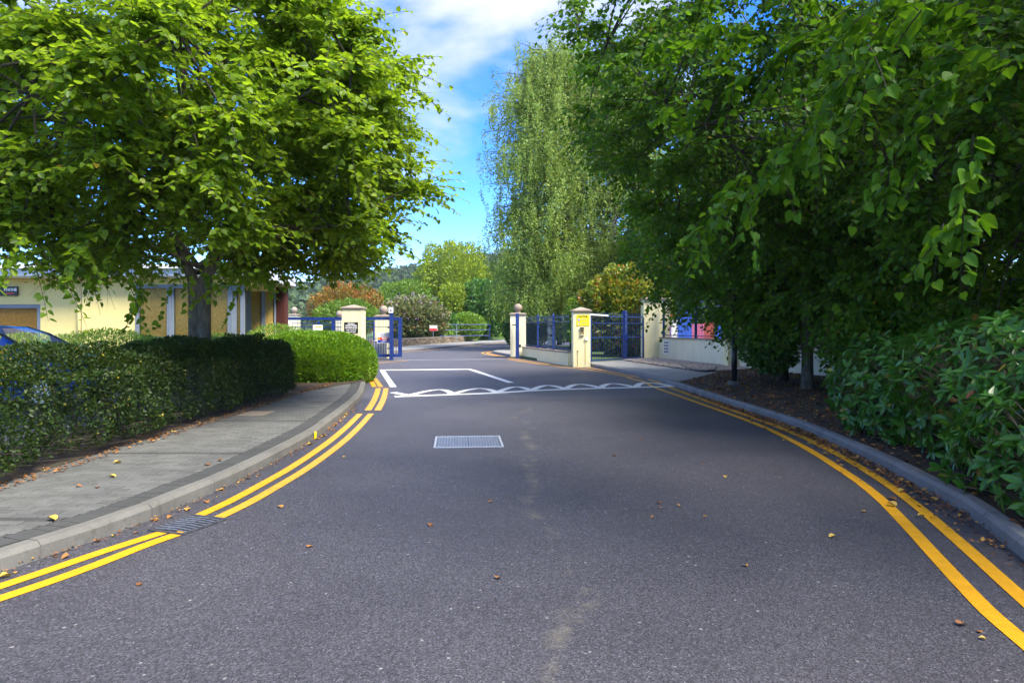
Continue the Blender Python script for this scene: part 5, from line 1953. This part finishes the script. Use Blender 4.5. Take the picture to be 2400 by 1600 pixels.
make_bush('laurel_shrub', 'small light green shrub growing in front of the dark trunks', (6.75, 17.9, .1), (6.75, 17.9, 1.1), (.85, .75, .75), 4500, .10, 'tree_dark', 'oval', 86, depth=.35, lump=.25, stems=10)
# --- clipped hedge on the left
def hedge(label, x0, x1, y0, y1, h, n, leaf, mat, seed, z0=.13, name='hedge', zlow=.10, stems=60, objs=0):
    r = np.random.default_rng(seed)
    t = thing(name, label, 'hedge', ((x0 + x1) / 2, (y0 + y1) / 2, z0))
    A = np.array([(y1 - y0) * h, (y1 - y0) * h * .5, (y1 - y0) * (x1 - x0), (x1 - x0) * h, (x1 - x0) * h * .6])
    w = r.choice(5, n, p=A / A.sum())
    a, b = r.random(n), r.random(n)
    X = x0 + (x1 - x0) * a
    Y = y0 + (y1 - y0) * a
    Z = z0 + h * b
    p = np.zeros((n, 3))
    nr = np.zeros((n, 3))
    ins = np.minimum(r.exponential(.07, n), .45)
    for k, (px, py, pz, nv) in enumerate(((np.full(n, x1), Y, Z, (1, 0, 0)), (np.full(n, x0), Y, Z, (-1, 0, 0)), (x0 + (x1 - x0) * b, Y, np.full(n, z0 + h), (0, 0, 1)), (X, np.full(n, y1), Z, (0, 1, 0)), (X, np.full(n, y0), Z, (0, -1, 0)))):
        m = w == k
        p[m] = np.column_stack([px, py, pz])[m]
        nr[m] = nv
    # round the edges and make the face uneven
    c = np.array([(x0 + x1) / 2, (y0 + y1) / 2, z0 + h * .45])
    lum = (np.sin(p[:, 1] * 2.3 + p[:, 2] * 1.7) + np.sin(p[:, 1] * 5.1 - p[:, 2] * 4.0 + 1) * .6 + np.sin(p[:, 1] * 11 + p[:, 2] * 9 + p[:, 0] * 8) * .35)
    p += nr * (lum * .075)[:, None]
    hx, hy, hh = (x1 - x0) / 2, (y1 - y0) / 2, h * .55
    d = (p - c) / np.array([hx, hy, hh])
    ex = np.clip(np.abs(d[:, 0]) - .6, 0, None) * np.clip(np.abs(d[:, 2]) - .55, 0, None)
    p[:, 2] -= np.where(d[:, 2] > 0, ex * 1.1, 0)
    p[:, 0] -= np.sign(d[:, 0]) * ex * .9
    # undercut near the ground
    lo = np.clip((.42 - (p[:, 2] - z0)) / .42, 0, 1)
    p[:, 0] -= np.sign(d[:, 0]) * lo * .05
    p -= nr * ins[:, None]
    keep = (p[:, 2] > z0 + zlow) & (r.random(n) > lo * .35)
    f = nr * .5 + unit(n, r) * .9 + UP * .25
    n0 = nr * .5 + UP * .5 + r.normal(0, .5, (n, 3))
    cl = np.sin(p[:, 1] * 7 + p[:, 2] * 5) * .1
    v = np.clip(r.beta(2, 2.6, n) * .9 + cl * .6, 0, .9)
    v = np.where(r.random(n) > .988, r.uniform(.93, 1, n), v)
    LV = Leaves()
    LV.add(p[keep], f[keep], n0[keep], (leaf * r.uniform(.6, 1.35, n))[keep], v[keep])
    LV.build('foliage', mat, t, 'quad')
    st = np.column_stack([r.uniform(x0 + .3, x1 - .2, stems), r.uniform(y0 + .1, y1 - .1, stems), np.full(stems, z0 - .03)])
    en = st + np.column_stack([r.normal(0, .3, stems), r.normal(0, .35, stems), r.uniform(.4, h * .9, stems)])
    en[:, 0] = np.clip(en[:, 0], x0 + .15, x1 - .28)
    md = (st + en) / 2
    V, F = tubes(bez(st, md, en, 5), np.linspace(.013, .005, 5)[None] * np.ones((stems, 1)), 4)
    # low bare shoots reaching over the pavement
    s2 = stems
    st2 = np.column_stack([np.full(s2, x1 - .3), r.uniform(y0, y1, s2), r.uniform(z0 + .05, z0 + .25, s2)])
    en2 = st2 + np.column_stack([r.uniform(.15, .5, s2), r.normal(0, .25, s2), r.uniform(-.05, .12, s2)])
    V2, F2 = tubes(bez(st2, (st2 + en2) / 2 + r.normal(0, .05, st2.shape), en2, 5), np.linspace(.006, .0025, 5)[None] * np.ones((s2, 1)), 4)
    stuff(np_mesh('stems', np.concatenate([V, V2]), [np.concatenate([F, F2 + len(V)])], 'twig', t))
    return t


hedge('long dark clipped hedge along the left pavement', -5.85, HEDGE_X + .02, 2.6, 15.0, 1.19, 105000, .042, 'hedge_leaf', 91, stems=130)
hedge('bright low hedge strip behind the lime trunk under the windows', -9.6, -5.6, 16.2, 17.2, 1.15, 26000, .055, 'shrub_leaf', 92, name='back_hedge', stems=20)
make_bush('mounded_shrub', 'big rounded bright green bush at the end of the left pavement', (-5.6, 19.7, .13), (-5.72, 19.7, .48), (1.72, 1.95, .95), 90000, .072, 'bright_leaf', 'quad', 93, power=2.6, depth=.07, lump=.07, upw=.55, stems=20, outw=1.1)
make_bush('low_shrub', 'loose light green shrub between the blue car and the cream wall', (-10.6, 17.8, .13), (-10.6, 17.8, .62), (2.0, 1.2, .86), 20000, .075, 'shrub_leaf', 'slim', 94, depth=.10, lump=.18, upw=.5, stems=14)
make_bush('low_shrub', 'yellowish green shrub under the left hand window behind the car roof', (-13.2, 18.4, .13), (-13.2, 18.4, .6), (1.7, 1.2, .80), 12000, .08, 'tree_yellow', 'slim', 95, depth=.12, lump=.2, upw=.5, stems=12)
make_bush('low_shrub', 'light green shrub right of the cream wall below the large window', (-8.0, 18.6, .13), (-8.0, 18.6, .55), (1.5, 1.0, .80), 13000, .075, 'shrub_leaf', 'slim', 96, depth=.10, lump=.16, upw=.5, stems=12)
make_bush('low_shrub', 'green shrub with a rusty patch under the red cladding', (-8.3, 24.2, .13), (-8.3, 24.2, .65), (1.5, 1.4, 1.0), 12000, .09, 'shrub_leaf', 'slim', 97, depth=.10, lump=.16, upw=.5, stems=12)

# --- behind the pedestrian gate
make_bush('photinia_shrub', 'tall glossy shrub with orange and yellow young leaves behind the pedestrian gate', (5.6, 34.4, .1), (5.55, 34.4, 2.3), (2.3, 1.7, 2.25), 17000, .17, 'photinia_leaf', 'oval', 101, depth=.18, lump=.34, stems=26, upw=.5)
make_bush('garden_shrub', 'small dark green shrub behind the blue railing at the foot of the birch', (0.6, 47.5, .1), (0.6, 47.5, 1.4), (1.2, 1.0, 1.4), 6000, .16, 'tree_dark', 'quad', 102)
make_bush('garden_shrub', 'yellow green shrub beside the ball pillar under the birch', (1.0, 50, .1), (1.2, 50, 2.3), (2.2, 1.4, 2.2), 9000, .2, 'tree_yellow', 'quad', 103, lump=.2)
make_bush('garden_shrub', 'green shrub between the birch trunks behind the yellow sign pillar', (4.6, 41.0, .1), (4.6, 41.0, 1.9), (1.5, 1.2, 1.9), 9000, .17, 'tree_green', 'quad', 104, lump=.2)


def birch(label, base, rt, n_br, seed, h, nleaf):
    r = np.random.default_rng(seed)
    t = thing('birch_tree', label, 'tree', base)
    b = np.array(base, float)
    zz = np.linspace(0, 1, 10)
    tr = [b + np.array([math.sin(z * 3 + seed) * .25 * z, math.cos(z * 2 + seed) * .2 * z, h * .93 * z - .1 * (z == 0)]) for z in zz]
    MB().tube(tr, [.24 * (1.15 - z) + .02 for z in zz], 10).build('trunk', 'birch_bark', t, True)
    tr = np.array(tr)
    # boughs leave the trunk and rise, then long strings hang from their ends
    f0 = r.uniform(.09, .97, n_br)
    st = np.array([np.interp(f0, zz, tr[:, k]) for k in range(3)]).T
    ang = r.uniform(0, 2 * math.pi, n_br)
    prof = np.interp(f0, [0, .15, .35, .6, .85, 1], [.85, .95, 1.0, .95, .78, .35])
    reach = rt * prof * r.uniform(.45, 1.05, n_br)
    en = st + np.column_stack([np.cos(ang) * reach, np.sin(ang) * reach, reach * r.uniform(.05, .45, n_br)])
    md = (st + en) / 2 + UP * (reach * .28)[:, None]
    BP = bez(st, md, en, 6)
    V, F = tubes(BP, np.linspace(.045, .012, 6)[None] * np.ones((n_br, 1)), 5)
    LV = Leaves()
    k = 16
    src = BP[:, 2:, :].reshape(-1, 3)
    sidx = r.integers(0, len(src), n_br * k)
    s0 = src[sidx] + r.normal(0, .25, (n_br * k, 3))
    Ls = r.uniform(.6, 2.4, n_br * k)
    Ls = np.minimum(Ls, np.maximum(.2, s0[:, 2] - 1.9))
    tt = r.random((n_br * k, nleaf))
    sway = r.normal(0, .22, (n_br * k, 2))
    pos = s0[:, None, :] - UP * (Ls[:, None] * tt)[..., None]
    pos[..., 0] += sway[:, None, 0] * tt * tt
    pos[..., 1] += sway[:, None, 1] * tt * tt
    pos = (pos + r.normal(0, .07, pos.shape)).reshape(-1, 3)
    n = len(pos)
    v = np.clip(np.repeat(r.normal(.5, .2, n_br * k), nleaf) + r.normal(0, .15, n), 0, 1)
    LV.add(pos, r.normal(0, .5, (n, 3)) - UP * .7, unit(n, r) + np.array([0, -.4, .2]), r.uniform(.10, .17, n), v)
    stuff(np_mesh('boughs', V, [F], 'twig', t))
    LV.build('crown', 'birch_leaf', t, 'quad')


birch('tall weeping birch with white trunk nearest the ball pillar', (2.6, 45, .1), 4.9, 420, 7, 21.5, 27)
birch('tall weeping birch behind the pedestrian gate, right of the other birch', (6.9, 46.5, .1), 5.0, 320, 12, 21.0, 26)

# --- far trees and shrubs beyond the road
far = [
    ('tree', 'spreading yellow green tree rising highest beyond the far railing', (-7.0, 84, .36), (-7.2, 84, 6.6), (4.9, 4.2, 5.4), 26000, .30, 'tree_yellow', .3, .25),
    ('tree', 'green tree left of the highest yellow green tree on the bank', (-12.6, 80, .36), (-12.4, 80, 3.9), (3.9, 3.6, 3.0), 15000, .28, 'tree_green', .22, .25),
    ('tree', 'dark green leafy tree behind the right end of the far railing', (-3.3, 74, .36), (-3.0, 74, 3.6), (3.4, 3.0, 3.1), 15000, .30, 'tree_dark', .2, .22),
    ('tree', 'green tree glimpsed behind the left edge of the birch', (0.6, 86, .36), (0.4, 86, 5.6), (3.9, 3.5, 5.0), 14000, .30, 'tree_green', .2, .22),
    ('tree', 'bright yellow bush tree low in the middle of the bank', (-6.2, 72.5, .36), (-6.3, 72.5, 4.1), (1.7, 1.6, 1.9), 7000, .25, 'tree_yellow', .12, .2),
    ('tree', 'orange and red leaved tree left of the notice pillar', (-15.4, 63, .36), (-15.3, 63, 3.1), (3.3, 2.8, 2.35), 15000, .22, 'tree_red', .15, .22),
    ('shrub', 'flowering buddleia bush with mauve spikes above the stone wall', (-9.0, 60.5, .36), (-8.8, 60.5, 2.1), (3.0, 2.0, 2.2), 15000, .26, 'buddleia_leaf', 0, .2),
    ('shrub', 'rounded light green shrub behind the middle of the far railing', (-4.6, 68, .36), (-4.6, 68, 1.6), (1.9, 1.5, 1.35), 9000, .2, 'shrub_leaf', 0, .15),
    ('shrub', 'dark green shrub at the left end of the far railing', (-6.7, 66, .36), (-6.8, 66, 1.6), (1.6, 1.4, 1.5), 7000, .25, 'tree_dark', 0, .15),
    ('shrub', 'feathery fern green shrub behind the notice pillar', (-11.6, 47.5, .36), (-11.4, 47.5, 2.2), (1.9, 1.3, 1.15), 8000, .26, 'tree_green', 0, .3),
    ('tree', 'green tree behind the yellow sign pillar filling under the birches', (4.0, 58, .1), (4.2, 58, 3.6), (5.0, 3.0, 3.4), 15000, .3, 'tree_green', .2, .22),
]
for k, (nm, lab, b, c, rd, n, lf, mt, tr, lp_) in enumerate(far):
    make_bush('bank_tree' if nm == 'tree' else 'bank_shrub', lab, b, c, rd, n, lf, mt, 'slim' if 'feathery' in lab else 'quad', 120 + k, 'trees and shrubs on the far bank', nm, depth=.22, lump=lp_ * 1.3, lumpf=1.0,
              trunk=tr or None, stems=10, zmin=.4, flowers=(60, 'petal', .26) if 'buddleia' in lab else None, upw=.35)
# low ground cover along the far kerb
rg = np.random.default_rng(9)
gp_ = scatter_poly([(-6.0, 62.5), (-3.4, 72.6), (-1.7, 79.2), (4, 88), (-2, 92), (-8, 70)], 9000, rg)
LV = Leaves()
hgt = rg.random(len(gp_)) ** 1.5 * .9
LV.add(np.column_stack([gp_, .36 + hgt]), unit(len(gp_), rg) + UP * .6, unit(len(gp_), rg) + UP, rg.uniform(.12, .28, len(gp_)), rg.random(len(gp_)))
o = LV.build('ground_cover', 'shrub_leaf', None, 'quad')
tag(o, 'low leafy ground cover on the bank beyond the far kerb', 'plants')

# --- wooded hill
def hz_ridge(x):
    return np.interp(x, [-420, -230, -146, -90, -12, 60, 170, 330, 460], [8, 12, 15, 28, 41, 52, 58, 40, 16])


gx = np.linspace(-430, 470, 90)
gy = np.linspace(150, 620, 40)
XX, YY = np.meshgrid(gx, gy, indexing='ij')
tt = np.clip((YY - 170) / 290, 0, 1)
ZZ = hz_ridge(XX) * (tt * tt * (3 - 2 * tt)) * np.where(YY > 470, 1 - ((YY - 470) / 150) ** 2 * .6, 1) - 6 * (YY < 200) + .3
V = np.stack([XX, YY, ZZ], -1).reshape(-1, 3)
idx = np.arange(90 * 40).reshape(90, 40)
F = np.stack([idx[:-1, :-1], idx[1:, :-1], idx[1:, 1:], idx[:-1, 1:]], -1).reshape(-1, 4)
struct(np_mesh('hill', V, [F], 'hill_green', None, None, True))
rh = np.random.default_rng(17)
nt = 2600
tx, ty = rh.uniform(-230, 120, nt), rh.uniform(175, 480, nt)
vis_ = (tx / ty > -.42) & (tx / ty < .12)
tx, ty = tx[vis_], ty[vis_]
nt = len(tx)
q1 = np.clip((ty - 170) / 290, 0, 1)
tz = hz_ridge(tx) * (q1 * q1 * (3 - 2 * q1)) + .3
LV = Leaves()
per = 46
rr = rh.uniform(3.0, 5.5, nt)
u = unit(nt * per, rh)
u[:, 2] = np.abs(u[:, 2]) * 1.15 - .15
rad = np.repeat(rr, per)[:, None]
pp = np.repeat(np.column_stack([tx, ty, tz + rr * .45]), per, 0) + u * rad * rh.uniform(.8, 1.05, (nt * per, 1)) * np.array([1, 1, 1.1])
vv_ = np.clip(np.repeat(rh.normal(.5, .25, nt), per) + rh.normal(0, .12, nt * per), 0, 1)
LV.add(pp, unit(nt * per, rh) + UP * .2, u + rh.normal(0, .4, (nt * per, 3)), (rad[:, 0] * .42) * rh.uniform(.7, 1.3, nt * per), vv_)
o = LV.build('woodland', 'forest_leaf', None, 'oval')
tag(o, 'hazy green woodland covering the distant hill', 'woodland')

# ================================================================== LITTER
DL_T, DL_F = SHAPES['heart']
dmesh = []
for k in range(6):
    me = bpy.data.meshes.new('fallen_leaf')
    T = DL_T.copy()
    T[:, 2] = np.abs(T[:, 0]) * (.25 + .12 * k) + .12 * np.sin(T[:, 1] * 3 + k) + .05
    T[:, 2] -= T[:, 2].min()
    me.from_pydata([tuple(x) for x in T], [], DL_F)
    at = me.attributes.new('var', 'FLOAT', 'POINT')
    at.data.foreach_set('value', np.full(len(T), .25 + .14 * k, dtype=np.float32))
    me.materials.append(M['dead_leaf'])
    dmesh.append(me)
rl = np.random.default_rng(33)
rl2 = random.Random(6)


def fallen(x, y, z, s, label, group):
    o = bpy.data.objects.new('fallen_leaf', rl2.choice(dmesh))
    C.objects.link(o)
    o.location = (x, y, z)
    o.rotation_euler = (0, 0, rl2.uniform(0, 6.28))
    o.scale = (s, s, s)
    tag(o, label, 'leaf', group)


for k in range(45):
    y = rl2.uniform(3.9, 13.0)
    fallen(x_at(left_kerb, y) + abs(rl2.gauss(0, .07)) + .03, y, .004, rl2.uniform(.025, .065), 'dry orange leaf lying in the gutter along the left kerb', 'dry leaves along the left kerb')
for k in range(120):
    y = rl2.triangular(4.4, 17, 9)
    fallen(x_at(right_kerb, y) - abs(rl2.gauss(0, .22)) - .03, y, .010, rl2.uniform(.03, .08), 'dry brown leaf lying by the right kerb', 'dry leaves along the right kerb')
for u, v in ((1444, 1069), (1532, 1212), (1549, 1181), (1550, 1190), (1592, 1186), (1152, 1176), (722, 1283), (1163, 1358), (880, 1010), (1500, 1030), (1648, 1210), (1746, 1325), (2017, 1128), (806, 1072), (1010, 1230), (2245, 1466), (2310, 1500), (2300, 1484), (1945, 1260), (660, 1190), (324, 1372), (1700, 1120), (1650, 1090), (2030, 1200)):
    p = G(u, v)
    fallen(p.x, p.y, .004, rl2.uniform(.03, .055), 'small dry leaf lying out on the open asphalt', 'dry leaves on the open road')
for u, v in ((130, 1219), (282, 1085), (491, 1090), (270, 1118), (410, 1150), (230, 1140), (180, 1140), (520, 1080)):
    p = G(u, v, .125)
    if p.x > -4.8 and p.x < x_at(left_kerb, p.y) - .1:
        fallen(p.x, p.y, .128, rl2.uniform(.04, .075), 'yellow brown leaf lying on the left pavers', 'dry leaves on the left pavers')


def litter(label, pts, z, smin, smax, parent=None):
    n = len(pts)
    LV = Leaves()
    f = rl.normal(0, 1, (n, 3)) * np.array([1, 1, .2])
    LV.add(np.column_stack([pts, z + rl.uniform(.004, .03, n)]), f, UP + rl.normal(0, .35, (n, 3)), rl.uniform(smin, smax, n), rl.beta(1.6, 2, n))
    o = LV.build('leaf_litter', 'dead_leaf', parent, 'oval')
    tag(o, label, 'leaf litter')


vp = scatter_poly(verge + [(8.45, 25.2)] + WALL[2:], 16000, rl)
litter('brown fallen leaf litter covering the soil of the right verge', vp, .108, .03, .085)
hpts = np.column_stack([HEDGE_X + .02 - np.abs(rl.normal(0, .13, 1500)) + .12, rl.uniform(3, 17.6, 1500)])
litter('thin brown leaf litter along the foot of the left hedge', hpts, .130, .015, .05)
yy = rl.triangular(4, 10.0, 18, 2200)
xx = np.array([x_at(right_kerb, a) for a in yy]) - np.abs(rl.normal(0, .12, 2200)) - .01
litter('drift of small brown leaf scraps in the right gutter', np.column_stack([xx, yy]), .004, .015, .05)
yy = rl.uniform(3.8, 14, 500)
xx = np.array([x_at(left_kerb, a) for a in yy]) + np.abs(rl.normal(0, .06, 500)) + .01
litter('scraps of dry leaf in the left gutter', np.column_stack([xx, yy]), .004, .010, .03)

# ================================================================== HAZE
hz_m = bpy.data.materials.new('haze')
hz_m.use_nodes = True
hz_m.node_tree.nodes.clear()
pv = hz_m.node_tree.nodes.new('ShaderNodeVolumePrincipled')
pv.inputs['Color'].default_value = (0.80, 0.88, 1.0, 1)
pv.inputs['Density'].default_value = 0.00022
pv.inputs['Anisotropy'].default_value = 0.2
ho = hz_m.node_tree.nodes.new('ShaderNodeOutputMaterial')
hz_m.node_tree.links.new(pv.outputs[0], ho.inputs['Volume'])
M['haze'] = hz_m
hz_o = stuff(MB().box((-3010, -610, -8), (3010, 4010, 96)).build('haze', 'haze'))
